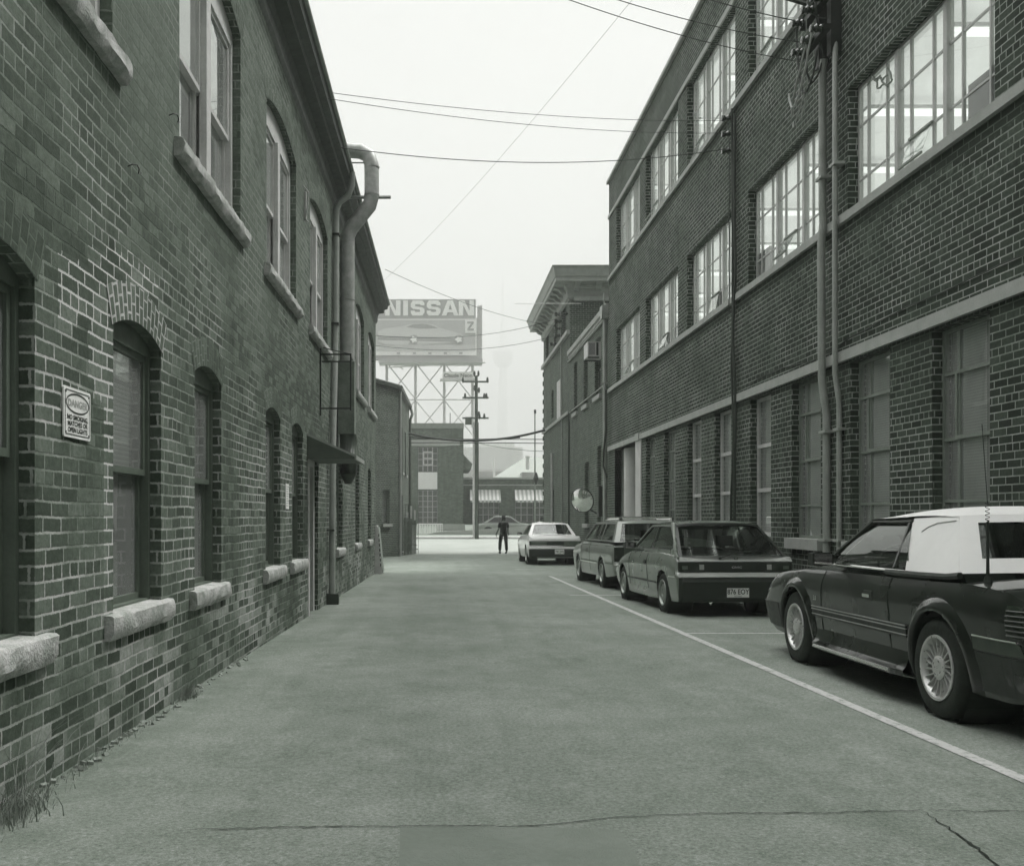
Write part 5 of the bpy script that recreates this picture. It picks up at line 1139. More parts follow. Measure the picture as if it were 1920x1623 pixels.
        def quadpatch(p00, p10, p11, p01, hole, bulge, name, mat, gname):
            def fn(u, v):
                a = Vector(p00).lerp(Vector(p10), u); b = Vector(p01).lerp(Vector(p11), u); q = a.lerp(b, v); return q + bulge*4*u*(1-u)
            nrm = (Vector(p10)-Vector(p00)).cross(Vector(p01)-Vector(p00)); nrm = nrm if nrm.z > 0 else -nrm
            N = 12; m = MB(); u0, u1, v0, v1 = hole
            us = sorted(set([i/N for i in range(N+1)]+[u0, u1]))
            for a, b in zip(us, us[1:]):
                for c, d in ((0, v0), (v0, v1), (v1, 1)):
                    if c == v0 and a >= u0-1e-6 and b <= u1+1e-6: continue
                    m.face([fn(a, c), fn(b, c), fn(b, d), fn(a, d)], nrm)
            m.build(name, mat, s.o, smooth=60); g = MB(); off = -nrm.normalized()*.01
            for a, b in zip(us, us[1:]):
                if a >= u0-1e-6 and b <= u1+1e-6: g.face([fn(a, v0)+off, fn(b, v0)+off, fn(b, v1)+off, fn(a, v1)+off], nrm)
            g.build(gname, gm, s.o, smooth=60)
        quadpatch((-wB, yc, zc), (wB, yc, zc), (wR, yf, zf), (-wR, yf, zf), (ws_in, 1-ws_in, .03, .95), Vector((0, .10, .02)), 'windscreen_frame', pillar, 'windscreen')
        rh = rear_hole or (rear_in, 1-rear_in, .06, .92)
        quadpatch((-wB, yb, zb2), (wB, yb, zb2), (wR, yr, zr), (-wR, yr, zr), rh, Vector((0, -K.get('rb', .06), .01)), 'rear_window_frame', K.get('rmat', roofmat), 'rear_window')
        m = MB(); n = 14; rows = []
        for i in range(n+1):
            t = i/n; y = yf+(yr-yf)*t; zz = zf+(zr-zf)*t+.028*4*t*(1-t); r = []
            for j in range(17):
                u = -1+2*j/16; ee = .10*(1-u*u)*(1 if i == 0 else -K.get('rb', .06)/.1 if i == n else 0)
                r.append((u*wR*(1.0), y+ee*1.0, zz-.0+crown*(1-abs(u)**3.0) - (.012 if abs(u) == 1 else 0) - (crown*(1-abs(u)**3) if i in (0, n) else 0)))
            rows.append(r)
        m.grid(rows); m.build(name_roof, roofmat, s.o, smooth=60); s.K = K
        # seats
        for xx in (-.38, .38):
            q = MB(); q.box((xx-.24, K.get('seat', 0)-.12, zc-.35), (xx+.24, K.get('seat', 0)+.02, zc+.02)); q.box((xx-.13, K.get('seat', 0)-.10, zc+.05), (xx+.13, K.get('seat', 0)-.0, zc+.21)); q.box((xx-.02, K.get('seat', 0)-.06, zc), (xx+.02, K.get('seat', 0)-.04, zc+.06)); q.build('seat', UPH, s.o)
        q = MB(); q.tube([(-.38+.18*math.cos(a*.4), K['yc']-.42+.05*math.sin(a*.4), zc-.02+.17*math.sin(a*.4)) for a in range(17)], .012, 6); q.build('steering_wheel', BLACK, s.o)
    def rbox(s, x0, x1, z0, z1, out, mat, name, dz=6, end='rear', bev=0, parent=None):
        """panel lying on the rear (or front) face, standing out by out"""
        m = MB(); T, e, d = (s.rear, s.y0, -1) if end == 'rear' else (s.front, s.y1, 1); rows = []
        for i in range(dz+1):
            z = z0+(z1-z0)*i/dz; y = e+it1(T, z); edge = 1 if 0 < i < dz else .5
            rows.append([(x0, y-.002*d, z), (x0+bev, y+d*out*edge, z), (x1-bev, y+d*out*edge, z), (x1, y-.002*d, z)])
        m.grid(rows); m.face(rows[0]); m.face(rows[-1]); return m.build(name, mat, parent or s.o)
    def sstrip(s, ya, yb, z0, z1, out, mat, name, both=True, skip=True, z2=None):
        for sg in ((-1, 1) if both else (-1,)):
            m = MB(); n = max(2, int(abs(yb-ya)/.08)); rows = []
            for i in range(n+1):
                y = ya+(yb-ya)*i/n; k = ((z2 or 0)*i/n)
                rows.append([(sg*(s.sx(y, z)+o), s.wy(y, z), z) for z, o in ((z0+k, -.003), (z0+k, out), (z1+k, out), (z1+k, -.003))])
            m.grid(rows); m.face(rows[0]); m.face(rows[-1]); m.build(name, mat, s.o)
    def line(s, pts, r, mat, name):       # seam along the left and right side
        L = []
        for (a, b) in zip(pts, pts[1:]): L += [(a[0]+(b[0]-a[0])*i/8, a[1]+(b[1]-a[1])*i/8) for i in range(8)]
        pts = L+[pts[-1]]
        for sg in (-1, 1):
            m = MB(); m.tube([(sg*(s.sx(y, z)+.001), s.wy(y, z), z) for y, z in pts], r, 4); m.build(name, mat, s.o)
    def mirror(s, y, z, sz=(.17, .10, .10), mat=None):
        for sg in (-1, 1):
            x = s.K['wb']+.02; q = MB(); w, d, h = sz
            rows = []
            for t, k in ((0, .5), (.3, .9), (.8, 1), (1, .86)):
                rows.append([(sg*(x+w*t), y-d*.5*k, z-h*.45*k), (sg*(x+w*t), y+d*.5*k, z-h*.3*k), (sg*(x+w*t), y+d*.4*k, z+h*.5*k), (sg*(x+w*t), y-d*.5*k, z+h*.55*k)])
            q.grid(rows, closed=True); q.face(rows[0]); q.face(rows[-1]); mo = q.build('wing_mirror', mat or TINT, s.o, smooth=50)
            g = MB(); g.face([(sg*(x+.045), y-d*.5-.003, z-h*.36), (sg*(x+w*.94), y-d*.5-.003, z-h*.36), (sg*(x+w*.94), y-d*.5-.003, z+h*.42), (sg*(x+.045), y-d*.5-.003, z+h*.42)], (0, -1, 0)); g.build('mirror_glass', simple('mirror_glass', .6, .03, metal=1, var=.02), mo)
    def plate(s, z, text, out=.02, xo=0, sub_='ONTARIO'):
        y = s.y0+it1(s.rear, z)-out; m = MB(); m.box((xo-.152, y, z-.076), (xo+.152, y+.006, z+.076)); p = m.build('number_plate', PLATE, s.o)
        m = MB(); text_mb(m, text, lambda a, b: (xo+a*.82, y-.0025, z-.032+b), .098, n=(0, -1, 0), bold=.0015)
        if sub_: text_mb(m, sub_, lambda a, b: (xo+a, y-.0025, z-.066+b), .024, n=(0, -1, 0))
        m.build('lettering', INK, p)
    def handle(s, y, z, mat=None):
        for sg in (-1, 1):
            m = MB(); x = s.sx(y, z); m.box((sg*(x-.01), y-.07, z-.045), (sg*(x+.004), y+.07, z+.03)); h = m.build('door_handle', TINT, s.o); m = MB(); m.box((sg*(x+.004), y-.06, z-.02), (sg*(x+.02), y+.06, z+.005)); m.build('grip', mat or TINT, h)

# ---- near convertible
T = [(-2.33, .80, .26, .70, .74), (-2.2, .845, .24, .80, .845), (-2.0, .865, .22, .85, .885), (-1.55, .875, .21, .875, .92), (-1.0, .876, .20, .865, .93), (0, .876, .19, .86, .93), (.62, .876, .19, .86, .94), (1.1, .874, .20, .850, .92), (1.7, .868, .21, .80, .865), (2.02, .858, .22, .755, .81), (2.17, .835, .24, .71, .75), (2.26, .79, .27, .62, .645)]
rear = [(.2, .12), (.3, .0), (.50, -.03), (.55, .0), (.58, .05), (.80, .11), (1.0, .13)]; front = [(.2, -.05), (.28, .08), (.50, .09), (.55, .02), (.62, -.05), (.8, -.12)]
MP = paint('midnight_car_paint', .009, .0, .25)
mu = Car('convertible_car', 'black convertible with white soft top and finned alloy wheels parked nearest the camera', 'car', T, rear, front, 2.553, .365, .322, MP, 3.20+.877, 6.13, -.018, tuck=.08)
mu.shell(cabin=(-.75, .55))
mu.wheels(.205, .225, 'turbine', ALLOY, .0)
SOFT = simple('white_vinyl_top', .68, .55, var=.05, scale=1.5, bump=.25, bscale=5)
K = dict(yc=.69, zc=.925, yf=.26, zf=1.27, yr=-1.02, zr=1.30, yb=-1.42, zb=.93, wb=.80, wr=.585, seat=-.30, rb=.05, rmat=SOFT)
K['extra'] = [(-.73, .90), (-.39, 1.262), (-.39, 1.285), (-1.02, 1.30), (-1.42, .93), (-1.42, .90)]
mu.house(K, [], TINT, SOFT, rear_hole=(.09, .91, .24, .86), crown=.055, name_roof='soft_top', side_mat=SOFT)
def side(car, poly, mat, name, off=0.0, sgs=(-1, 1)):
    K = car.K; hi = (K['zf']+K['zr'])/2
    def xs(y, z):
        zlo = K['zc']+(K['zb']-K['zc'])*(K['yc']-y)/(K['yc']-K['yb']); t = min(max((z-zlo)/(hi-zlo), -.1), 1.05); return K['wb']+(K['wr']-K['wb'])*t
    for sg in sgs:
        m = MB(); m.tess([poly], lambda p: (sg*(xs(*p)+off), p[0], p[1]), (sg, 0, .2)); m.build(name, mat, car.o)
    return xs
def curved_pane(car, q, name, sgs=(-1, 1), bulge=.022):
    K = car.K; hi = (K['zf']+K['zr'])/2
    def xs(y, z):
        zlo = K['zc']+(K['zb']-K['zc'])*(K['yc']-y)/(K['yc']-K['yb']); t = (z-zlo)/(hi-zlo); return K['wb']+(K['wr']-K['wb'])*t
    for sg in sgs:
        m = MB(); rows = []
        for i in range(9):
            t = i/8; r = []
            for j in range(7):
                u = j/6; a = Vector(q[0]).lerp(Vector(q[3]), u); b = Vector(q[1]).lerp(Vector(q[2]), u); p = a.lerp(b, t); r.append(Vector((sg*(xs(p.x, p.y)-.012+bulge*4*t*(1-t)), p.x, p.y)))
            rows.append(r)
        m.grid(rows); o = m.build(name, G_CAR, car.o, smooth=80)
        me = o.data; n = sum((p.normal.x*sg for p in me.polygons))
        if n < 0: me.flip_normals()
    return xs
xs = curved_pane(mu, [(.62, .935), (.24, 1.25), (-.36, 1.25), (-.52, .935)], 'side_window')
curved_pane(mu, [(-.54, .93), (-.375, 1.25), (-.40, 1.25), (-.74, .93)], 'quarter_window')
for sg in (-1, 1):
    m = MB(); pl = lambda L, r, nm, mt: (m_ := MB(), m_.tube([Vector((sg*(xs(y, z)+.004), y, z)) for y, z in L], r, 6), m_.build(nm, mt, mu.o, smooth=True))
    pl([(.70, .925), (.48, 1.09), (.25, 1.265)], .022, 'windscreen_pillar', TINT); pl([(.71, .93), (.49, 1.098), (.26, 1.272)], .008, 'pillar_trim', CHROME)
    pl([(.25, 1.262), (-.1, 1.26), (-.40, 1.262)], .014, 'roof_seal', TINT); pl([(-.53, .93), (-.37, 1.25)], .012, 'window_divider', TINT)
    pl([(.60, .918), (.0, .915), (-.75, .912)], .011, 'belt_trim', CHROME); pl([(-.46, .90), (-.9, .90), (-1.3, .905), (-1.45, .92)], .022, 'well_moulding', TINT)
# top header overhang
m = MB(); rows = []
for i in range(9):
    u = -1+i/4; rows.append([(u*.60, .26+.10*(1-u*u)+.035, 1.245), (u*.60, .26+.10*(1-u*u)+.03, 1.28), (u*.592, .18, 1.318-.03*abs(u)**3), (u*.59, .0, 1.342-.05*abs(u)**3), (u*.59, -.3, 1.357-.06*abs(u)**3)])
m.grid(rows); m.build('header_bow', SOFT, mu.o, smooth=60)
m = MB(); m.tube([Vector((-(xs(y, z)+.003), y, z)) for y, z in ((-.62, 1.19), (-.68, 1.225), (-.78, 1.25), (-1.0, 1.265))], .0035, 5); m.build('top_seam', simple('seam_grey', .3, .7), mu.o)
mu.mirror(.50, .955, (.20, .13, .115))
mu.handle(.02-.28, .72, CHROME)
mu.sstrip(-.86, .86, .465, .555, .012, TINT, 'side_moulding'); 
for zz in (.545, .522, .48): mu.sstrip(-.86, .86, zz, zz+.008, .0155, simple('pin_stripe', .42, .4), 'moulding_stripe')
mu.sstrip(-2.15, -1.70, .50, .57, .012, simple('moulding_grey', .06, .5), 'side_moulding'); mu.sstrip(-2.15, -1.70, .575, .585, .014, CHROME, 'moulding_stripe')
for z_ in (0,): mu.line([(.64, .86), (.66, .6), (.68, .35)], .004, DARK, 'door_seam'); mu.line([(-.56, .86), (-.60, .6), (-.58, .35)], .004, DARK, 'door_seam')
# flared side skirt with an added chrome tube imitating its sky glint
for sg in (-1, 1):
    m = MB(); rows = []
    for i in range(25):
        y = -.84+1.66*i/24; f_ = min(1, (i)/3+.35, (24-i)/3+.35); hw = itp(T, y, 1)
        rows.append([(sg*(hw-.04), y, .40), (sg*(hw-.03+.01*f_), y, .30), (sg*(hw-.01), y, .262), (sg*(hw+.035*f_), y, .240), (sg*(hw+.03*f_), y, .20), (sg*(hw-.1), y, .18)])
    m.grid(rows); m.build('side_skirt', MP, mu.o, smooth=40)
    m = MB(); m.tube([(sg*(itp(T, y, 1)+.037), y, .226) for y in [-.7+i*.1 for i in range(15)]], .015, 6); m.build('skirt_glint', CHROME, mu.o)
    for c in (-1.2765, 1.2765):     # arch flare
        m = MB(); rows = []
        for i in range(27):
            a = math.pi*(-.08+1.16*i/26); r_ = []
            for rad, ox in ((.362, -.03), (.362, .022), (.372, .030), (.40, .022), (.445, -.002), (.47, -.02)):
                y = c+rad*math.cos(a); z = .322+rad*math.sin(a); r_.append((sg*(mu.sx(y, min(z, .85))+ox+.004), y, z))
            rows.append(r_)
        m.grid(rows); m.build('wheel_arch_flare', MP, mu.o, smooth=60)
mu.rbox(-.84, .84, .26, .56, .05, MP, 'rear_bumper', bev=.06); mu.rbox(-.82, .82, .565, .60, .02, TINT, 'bumper_top')
for sg in (-1, 1):
    a, b = sorted((sg*.30, sg*.80)); lo = mu.rbox(a, b, .60, .77, .018, LAMP, 'tail_light')
    m = MB()
    for i in range(6): z = .615+i*.026; yb = mu.y0+it1(rear, z); m.box((a, yb-.03, z), (b, yb-.018, z+.011))
    m.build('louvre', MP, lo)
    m = MB(); y = -2.2   # wrap-around part of the lamp
    m.grid([[(sg*(mu.sx(yy, z)+.006), mu.wy(yy, z), z) for z in (.60, .66, .72, .78)] for yy in (-2.31, -2.24, -2.16, -2.05)]); m.build('lamp_side', LAMP, lo, smooth=True)
    m = MB()
    for i in range(6): m.tube([(sg*(mu.sx(yy, .615+i*.027)+.011), mu.wy(yy, .615+i*.027), .615+i*.027) for yy in (-2.3, -2.22, -2.14, -2.06)], .005, 4)
    m.build('lamp_rib', TINT, lo)
mu.plate(.43, '483 NFK', .06) if False else None
mu.rbox(-.70, .70, .28, .50, .012, TINT, 'front_bumper', end='front', bev=.08)
for sg in (-1, 1): a, b = sorted((sg*.42, sg*.72)); mu.rbox(a, b, .56, .66, .01, LAMPC, 'headlight', end='front')
mu.sstrip(1.77, 2.235, .27, .50, .008, TINT, 'front_bumper_side'); mu.sstrip(-2.30, -1.70, .25, .485, .006, TINT, 'rear_bumper_side')
# badge
m = MB(); text_mb(m, '5.0', lambda a, b: (-(mu.sx(.80-a, .62)+.004), .80-a, .60+b), .055, n=(-1, 0, 0), bold=.002); m.build('badge', simple('badge_grey', .3, .4), mu.o)
m = MB(); ax, ay = -.70, -1.56; az = .90
m.tube([(ax, ay, az), (ax, ay, az+.35), (ax+.005, ay, az+.36)], [.010, .008, .005], 6); m.tube([(ax+.012*math.cos(i*.9), ay+.012*math.sin(i*.9), az+.36+i*.0035) for i in range(32)], .0022, 4); m.tube([(ax, ay, az+.47), (ax-.03, ay, az+.95)], .0022, 5); m.tube([(ax, ay, az-.02), (ax, ay, az+.02)], [.03, .02], 10)
m.build('aerial', BLACK, mu.o)
# ---- hatchback
T = [(-1.99, .79, .22, .56, .60), (-1.93, .825, .20, .72, .76), (-1.7, .835, .19, .82, .86), (-1.0, .838, .18, .85, .88), (0, .838, .17, .84, .89), (.75, .836, .17, .83, .90), (1.1, .832, .18, .78, .86), (1.6, .82, .19, .69, .75), (1.9, .79, .20, .60, .66), (2.0, .74, .24, .53, .57)]
rear = [(.1, .06), (.2, .0), (.50, -.03), (.54, -.025), (.60, .04), (.74, .055), (.75, .055), (.81, .125), (.9, .16)]; front = [(.2, -.06), (.5, .02), (.56, -.04), (.7, -.1)]
HP = paint('silver_green_car_paint', .22, .25, .25); HP2 = paint('skylit_silver_trim_paint', .36, .1, .3)  # second paint: body silver lightened for edges that tilt to the sky
ci = Car('hatchback_car', 'silver grey hatchback with a big dark rear window and number plate 876 EOY', 'car', T, rear, front, 2.5, .325, .285, HP, 3.236+.83+.01, 13.85, .034, tuck=.06)
ci.shell(cabin=(-1.6, .7)); ci.wheels(.185, .19, 'slots', STEELW, .015)
K = dict(yc=.78, zc=.885, yf=.12, zf=1.26, yr=-1.12, zr=1.275, yb=-1.87, zb=.81, wb=.76, wr=.60, seat=-.28, rb=.05, rmat=TINT)
ci.house(K, [[(.66, .90), (.08, 1.225), (-.30, 1.235), (-.34, .90)], [(-.40, .90), (-.36, 1.235), (-.98, 1.225), (-1.38, 1.03), (-1.42, .93), (-1.34, .90)]], HP, HP, rear_hole=(.03, .97, .03, .93))
m = MB(); rows = []      # spoiler lip at the roof end
for i in range(13):
    u = -1+i/6; rows.append([(u*.585, -1.02, 1.292-.03*abs(u)**4), (u*.60, -1.20-.05*(1-u*u), 1.285-.03*abs(u)**4), (u*.60, -1.215-.05*(1-u*u), 1.262-.04*abs(u)**4), (u*.585, -1.14, 1.25-.03*abs(u)**4)])
m.grid(rows); m.build('roof_spoiler', TINT, ci.o, smooth=50)
ci.mirror(.50, .93, (.19, .11, .12)); ci.handle(-.62+.30, .70)
ci.rbox(-.80, .80, .20, .535, .045, simple('lower_bumper_dark', .025, .45), 'rear_bumper', bev=.04); ci.rbox(-.805, .805, .535, .60, .045, HP2, 'bumper_cap', bev=.03)
ci.rbox(-.79, .79, .61, .745, .006, TINT, 'rear_garnish', bev=.01); ci.rbox(-.80, .80, .75, .815, .012, HP2, 'tailgate_band', bev=.02)
for sg in (-1, 1):
    a, b = sorted((sg*.42, sg*.78)); tl = ci.rbox(a, b, .615, .735, .014, LAMP, 'tail_light', bev=.008); a, b = sorted((sg*.435, sg*.50)); ci.rbox(a, b, .63, .72, .017, LAMPC, 'reversing_lens', parent=tl); a, b = sorted((sg*.66, sg*.74)); ci.rbox(a, b, .64, .70, .0165, simple('lens_mid', .12, .2), 'indicator_lens', parent=tl)
ci.plate(.345, '876•EOY' if False else '876 EOY', .05)
y = ci.y0+it1(rear, .68)-.008
m = MB(); text_mb(m, 'CIVIC', lambda a, b: (a*1.5+.02, y-.003, .66+b), .038, n=(0, -1, 0), bold=.001); m.build('badge', simple('badge_pale', .45, .4), ci.o)
m = MB(); yy = ci.y0+it1(rear, .78)-.004; L = [(-.028, .755), (-.028, .805), (-.016, .805), (-.014, .786), (.014, .786), (.016, .805), (.028, .805), (.028, .755), (.016, .755), (.014, .775), (-.014, .775), (-.016, .755)]; m.tess([L], lambda p: (p[0]+.02, yy-.012, p[1]), (0, -1, 0)); m.build('emblem', CHROME, ci.o)
m = MB(); text_mb(m, 'HONDA', lambda a, b: (a*1.3-.66, yy-.012, .762+b), .034, n=(0, -1, 0)); m.build('badge', INK, ci.o)
m = MB(); m.tube([(-.20, yy-.02, .80), (-.02, yy+.02, .86), (.30, yy+.07, .90)], .008, 5); m.tube([(-.20, yy-.025, .80), (-.20, yy+.01, .79)], .018, 8); m.build('rear_wiper', BLACK, ci.o)
m = MB(); m.tube([(-.36, ci.y0-.02, .20), (-.36, ci.y0+.25, .21)], .026, 10); m.build('exhaust_pipe', CHROME, ci.o)
ci.sstrip(-.90, .95, .40, .425, .006, TINT, 'side_moulding'); ci.line([(.72, .83), (.74, .6), (.74, .3)], .004, DARK, 'door_seam'); ci.line([(-.38, .83), (-.42, .6), (-.42, .3)], .004, DARK, 'door_seam'); ci.sstrip(-1.95, -1.60, .53, .545, .006, CHROME, 'bumper_line')
m = MB(); m.tube([(-.785, -1.92, .80), (-.77, -1.75, .87), (-.615, -1.12, 1.28)], .02, 6); m.build('hatch_edge', HP, ci.o, smooth=True)
# ---- station wagon
T = [(-2.32, .80, .30, .80, .82), (-2.25, .83, .28, .86, .88), (-1.8, .85, .24, .90, .92), (0, .862, .22, .90, .93), (.8, .86, .22, .90, .95), (1.2, .85, .23, .86, .92), (1.9, .83, .25, .80, .86), (2.1, .81, .28, .74, .80), (2.14, .78, .32, .68, .72)]
rear = [(.2, .02), (.35, .0), (.5, .0), (.56, .04), (1.0, .06)]; front = [(.2, .0), (.6, .0), (.8, -.04)]
WP = paint('pale_wagon_paint', .30, .3, .3); WDK = paint('dark_wagon_paint', .12, .2, .3)
wa = Car('station_wagon', 'two-tone station wagon with a roof rack parked between the sedan and the hatchback', 'car', T, rear, front, 2.546, .335, .298, WP, 3.34+.85, 19.57, .036, tuck=.05)
wa.shell(cabin=(-2.1, .8)); wa.wheels(.185, .185, 'slots', STEELW, .02)
K = dict(yc=.80, zc=.95, yf=.22, zf=1.33, yr=-1.85, zr=1.33, yb=-2.20, zb=.93, wb=.77, wr=.62, seat=-.1, rb=.03, rmat=WP)
wa.house(K, [[(.68, .965), (.20, 1.29), (-.12, 1.29), (-.12, .965)], [(-.20, .965), (-.20, 1.29), (-.52, 1.29), (-.58, .965)], [(-.66, .965), (-.62, 1.29), (-.86, 1.29), (-.9, .965)], [(-1.0, .965), (-.98, 1.29), (-1.72, 1.29), (-1.98, .965)]], WP, WP, rear_hole=(.07, .93, .04, .90))
wa.sstrip(-2.15, 2.0, .52, .88, .004, WDK, 'lower_panel') if False else None
wa.sstrip(-.90, .86, .50, .86, .004, WDK, 'side_panel_band'); wa.sstrip(-.90, .86, .47, .50, .010, CHROME, 'side_moulding'); wa.sstrip(-2.25, -1.63, .50, .86, .004, WDK, 'side_panel_band')
m = MB(); 
for sg in (-1, 1): m.tube([(sg*.52, -.35, 1.385), (sg*.52, -1.7, 1.385)], .018, 6)
for y in (-.40, -1.65): m.tube([(-.52, y, 1.42), (.52, y, 1.42)], .022, 6)
for sg in (-1, 1):
    for y in (-.4, -1.65): m.box((sg*.52-.025, y-.05, 1.34), (sg*.52+.025, y+.05, 1.42))
m.build('roof_rack', CHROME, wa.o)
wa.rbox(-.80, .80, .36, .52, .11, WP, 'rear_bumper', bev=.05); wa.rbox(-.74, .74, .55, .84, .006, WDK, 'tailgate_panel')
for sg in (-1, 1): a, b = sorted((sg*.60, sg*.79)); wa.rbox(a, b, .56, .84, .014, LAMP, 'tail_light')
wa.handle(-.05+.15, .74, CHROME); wa.line([(-.16, .9), (-.16, .5), (-.2, .3)], .004, DARK, 'door_seam'); wa.line([(.78, .9), (.8, .5), (.8, .3)], .004, DARK, 'door_seam')
# ---- white sedan
T = [(-2.42, .80, .30, .84, .86), (-2.35, .85, .28, .93, .95), (-1.6, .87, .24, .96, .98), (0, .88, .22, .94, .96), (.9, .875, .22, .93, .97), (1.3, .87, .23, .88, .94), (2.0, .85, .25, .82, .88), (2.25, .82, .28, .76, .80)]
rear = [(.2, .08), (.34, .0), (.5, -.03), (.6, .0), (.64, .05), (1.0, .10)]; front = [(.2, .0), (.6, .0), (.8, -.04)]
SP = paint('white_car_paint', .72, .0, .35)
se = Car('sedan_car', 'white sedan seen from behind parked farthest down the alley', 'car', T, rear, front, 2.66, .35, .31, SP, 2.98+.87, 32.1, .0, tuck=.06)
se.shell(cabin=(-1.0, .9)); se.wheels(.20, .2, 'slots', STEELW, .02)
K = dict(yc=.88, zc=.97, yf=.15, zf=1.34, yr=-.95, zr=1.34, yb=-1.52, zb=.965, wb=.78, wr=.60, seat=-.2, rb=.05, rmat=SP)
se.house(K, [[(.74, .98), (.15, 1.30), (-.32, 1.305), (-.32, .98)], [(-.40, .98), (-.40, 1.305), (-.92, 1.29), (-1.12, .98)]], SP, SP, rear_hole=(.07, .93, .05, .93))
se.rbox(-.86, .86, .22, .52, .06, TINT, 'rear_bumper', bev=.05); se.rbox(-.86, .86, .525, .575, .065, SP, 'bumper_strip', bev=.05); se.rbox(-.60, .60, .24, .26, .075, PIPEP, 'bumper_trim')
tl = se.rbox(-.84, .84, .60, .78, .012, LAMP, 'tail_light_panel', bev=.01)
for sg in (-1, 1): a, b = sorted((sg*.28, sg*.78)); se.rbox(a, b, .62, .765, .016, simple('lens_mid', .12, .2), 'tail_light', parent=tl)
se.plate(.44, '741 LHK' if False else '741 DKJ', .08, xo=.12); se.mirror(.70, 1.0, (.17, .1, .1))
# ---- car across the street, side on
T = [(-2.3, .78, .28, .74, .78), (-1.7, .85, .24, .86, .90), (0, .86, .22, .88, .92), (.9, .85, .22, .86, .92), (1.7, .83, .24, .78, .84), (2.2, .76, .3, .66, .70)]
rear = [(.2, .0), (1.0, .05)]; front = [(.2, .0), (.8, -.06)]
fp = P(949, 990, 67.2)
fc = Car('street_car', 'pale grey car parked side-on across the street behind the man', 'car', T, rear, front, 2.6, .34, .30, paint('dusty_car_paint', .30, .2, .35), fp.x-1.3, 67.2, -math.pi/2, group='cars parked across the street', z0=P(949, 1004, 67.2).z)
fc.shell(cabin=(-1.5, .9)); fc.wheels(.19, .19, 'slots', STEELW, .02)
K = dict(yc=.85, zc=.93, yf=.25, zf=1.34, yr=-.85, zr=1.34, yb=-1.65, zb=.90, wb=.77, wr=.60, seat=-.2, rb=.05)
fc.house(K, [[(.72, .94), (.22, 1.30), (-.25, 1.30), (-.25, .94)], [(-.32, .94), (-.32, 1.30), (-.85, 1.29), (-1.35, .94)]], fc.paint, fc.paint)
gr = P(949, 1004, 67.2).z
m = MB(); m.box((fp.x-3.4, 66.1, -.3), (fp.x+3.4, 68.3, gr-.002)); struct('parking_terrace', m, WALKC)

# ---------------------------------------------------------------- people
def skin_obj(name, joints, bones, mat, parent, sub_=2, root=0):
    me = bpy.data.meshes.new(name); me.from_pydata([j[0] for j in joints], bones, []); o = bpy.data.objects.new(name, me); COL.objects.link(o)
    o.modifiers.new('skin', 'SKIN'); lay = me.skin_vertices[0] if me.skin_vertices else me.attributes and None
    if not me.skin_vertices:
        bpy.context.view_layer.objects.active = o
    sv = me.skin_vertices[0].data
    for i, j in enumerate(joints):
        r = j[1]; sv[i].radius = r if isinstance(r, tuple) else (r, r)
    sv[root].use_root = True
    ss = o.modifiers.new('smooth', 'SUBSURF'); ss.levels = sub_; ss.render_levels = sub_
    dg = bpy.context.evaluated_depsgraph_get(); ev = o.evaluated_get(dg); nm = bpy.data.meshes.new_from_object(ev); bpy.data.objects.remove(o)
    nm.materials.clear(); nm.materials.append(mat)
    for p in nm.polygons: p.use_smooth = True
    n = bpy.data.objects.new(name, nm); COL.objects.link(n)
    if parent: n.parent = parent; ROOT[n.name] = ROOT[parent.name]
    return n
SKIN = simple('skin', .14, .6, var=.1); HAIR = simple('dark_hair', .012, .6, var=.3, scale=30)
SHIRT = simple('black_shirt', .018, .8, var=.2, scale=12); TROUS = simple('dark_trousers', .022, .85, var=.2, scale=10); SHOE = simple('dark_shoe', .02, .4); WSHIRT = simple('white_shirt', .6, .8, var=.1)
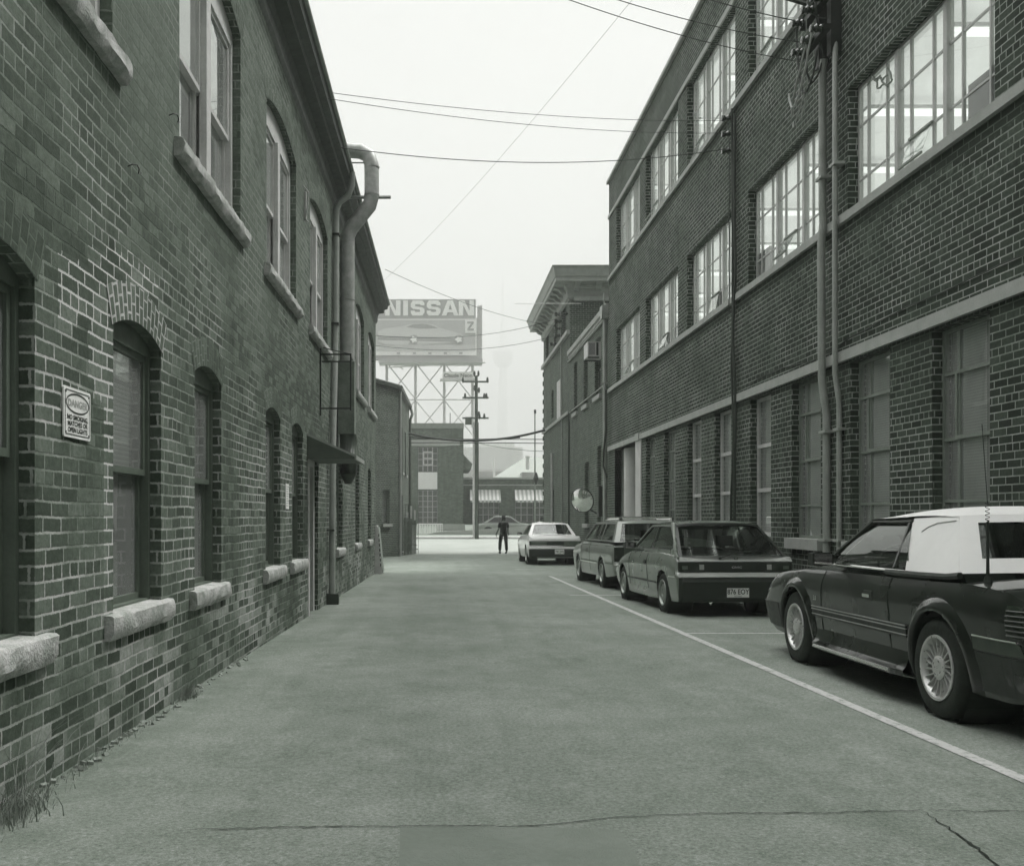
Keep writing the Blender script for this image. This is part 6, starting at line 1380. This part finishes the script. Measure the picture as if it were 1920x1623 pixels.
def person(label, x, y, z, rotz, top_mat, leg_mat, s=1.0, lean=0.0):
    o = thing('person', label, 'person', (x, y, z), (0, 0, rotz))
    ln = lean; wx = 1.22
    def q(a, b, c):
        if c > .95: d = c-.95; return (a*s, (b + math.sin(ln)*d)*s, (.95+math.cos(ln)*d)*s)
        return (a*s*wx, b*s, c*s)
    J = [(q(0, 0, .98), (.14, .10)), (q(0, -.01, 1.12), (.125, .09)), (q(0, 0, 1.28), (.15, .10)), (q(0, .0, 1.42), (.12, .08)), (q(0, .01, 1.50), .052), (q(0, .02, 1.56), .055), (q(0, .03, 1.64), (.078, .092)), (q(0, .02, 1.72), (.07, .085)),
         (q(-.17, 0, 1.42), .055), (q(-.23, -.02, 1.17), .042), (q(-.27, .05, .94), .034), (q(-.275, .08, .88), .03), (q(.17, 0, 1.42), .055), (q(.23, .0, 1.17), .042), (q(.25, .10, .97), .034), (q(.25, .14, .92), .03),
         (q(-.09, 0, .90), .095), (q(-.13, .03, .50), .062), (q(-.15, -.03, .10), .042), (q(-.16, .10, .04), .04), (q(.09, 0, .90), .095), (q(.11, .02, .50), .062), (q(.13, .0, .10), .042), (q(.14, .13, .04), .04)]
    Bn = [(0, 1), (1, 2), (2, 3), (3, 4), (4, 5), (5, 6), (6, 7), (3, 8), (8, 9), (9, 10), (10, 11), (3, 12), (12, 13), (13, 14), (14, 15), (0, 16), (16, 17), (17, 18), (18, 19), (0, 20), (20, 21), (21, 22), (22, 23)]
    # fingers and thumbs grow from the hands
    for hnd, sg in ((11, -1), (15, 1)):
        bx_, by_, bz_ = J[hnd][0]
        for k, (dy, ln_) in enumerate(((-.03, .06), (-.01, .075), (.01, .078), (.03, .07))):
            i = len(J); J.append(((bx_+sg*.004, by_+dy*s*.9, bz_-.035*s), .0095*s)); J.append(((bx_-sg*.008, by_+dy*s+.008, bz_-.035*s-ln_*s*.55), .009*s)); J.append(((bx_-sg*.022, by_+dy*s+.012, bz_-.035*s-ln_*s), .007*s)); Bn += [(hnd, i), (i, i+1), (i+1, i+2)]
        i = len(J); J.append(((bx_-sg*.012, by_+.04*s, bz_-.0), .011*s)); J.append(((bx_-sg*.02, by_+.055*s, bz_-.04*s), .009*s)); Bn += [(hnd, i), (i, i+1)]
    skin_obj('body', J, Bn, SKIN, o)
    S = [(q(0, 0, .82), (.20, .15)), (q(0, -.01, 1.10), (.165, .125)), (q(0, 0, 1.28), (.175, .125)), (q(0, .0, 1.42), (.135, .095)), (q(0, .008, 1.475), (.07, .065)), (q(-.18, 0, 1.41), .078), (q(-.235, -.02, 1.20), .07), (q(.18, 0, 1.41), .078), (q(.235, .0, 1.20), .07)]
    skin_obj('shirt', S, [(0, 1), (1, 2), (2, 3), (3, 4), (3, 5), (5, 6), (3, 7), (7, 8)], top_mat, o)
    L = [(q(0, 0, .96), (.15, .11)), (q(-.09, 0, .86), .11), (q(-.13, .03, .50), .085), (q(-.15, -.02, .13), .075), (q(.09, 0, .86), .11), (q(.11, .02, .50), .085), (q(.13, .0, .13), .075)]
    skin_obj('trousers', L, [(0, 1), (1, 2), (2, 3), (0, 4), (4, 5), (5, 6)], leg_mat, o)
    skin_obj('hair', [(q(0, .01, 1.69), (.083, .09)), (q(0, .0, 1.755), (.07, .075)), (q(0, -.045, 1.64), (.07, .05))], [(0, 1), (0, 2)], HAIR, o)
    for sg, fx, fy in ((-1, -.16, -.03), (1, .135, .0)):
        skin_obj('shoe', [((fx*s, (fy-.05)*s, .05*s), (.045, .045)), ((fx*s, (fy+.08)*s, .042*s), (.045, .036)), ((fx*s*1.05, (fy+.18)*s, .03*s), (.035, .026))], [(0, 1), (1, 2)], SHOE, o)
    f = MB()     # nose, ears, eyes as small forms on the head
    hd = Vector(q(0, .03, 1.66)); 
    for dx, dy, dz, r in ((0, .10, -.02, .016), (-.082, 0, -.02, .018), (.082, 0, -.02, .018)): f.lathe([(0, r), (r*.8, r*.5), (r, 0), (r*.8, -r*.5), (0, -r)], Matrix.Translation(hd+Vector((dx, dy, dz))*s), 8)
    f.build('face', SKIN, o, smooth=60)
    f = MB()
    for dx in (-.03, .03): f.lathe([(0, .01), (.008, .006), (.01, 0), (0, -.01)], Matrix.Translation(hd+Vector((dx, .088, .005))*s), 8)
    f.box(hd+Vector((-.028, .082, -.062))*s, hd+Vector((.028, .093, -.056))*s); f.build('eyes_and_mouth', INK, o)
    return o
a = P(944, 1037, 44.6); person('man in a loose black shirt and dark trousers standing at the mouth of the alley', a.x, 44.6, gz(44.6), R(12), SHIRT, TROUS, .985)
a = P(1002, 985, 52); person('person in a white shirt bending forward beyond the white sedan', a.x+.1, 52, gz(52), R(-60), WSHIRT, TROUS, .96, lean=.55)
# ---------------------------------------------------------------- haze
hz = MB(); hz.box((-950, -40, -2.5), (950, 1600, 360)); HM = bpy.data.materials.new('haze_air'); HM.use_nodes = True; nt = HM.node_tree; nt.nodes.remove(nt.nodes['Principled BSDF'])
pv = nt.nodes.new('ShaderNodeVolumePrincipled'); pv.inputs['Density'].default_value = .0020; pv.inputs['Color'].default_value = (.69, .696, .685, 1); pv.inputs['Anisotropy'].default_value = .2
nt.links.new(pv.outputs[0], nt.nodes['Material Output'].inputs['Volume'])
if HAZE: tag(hz.build('haze', HM), kind='stuff')
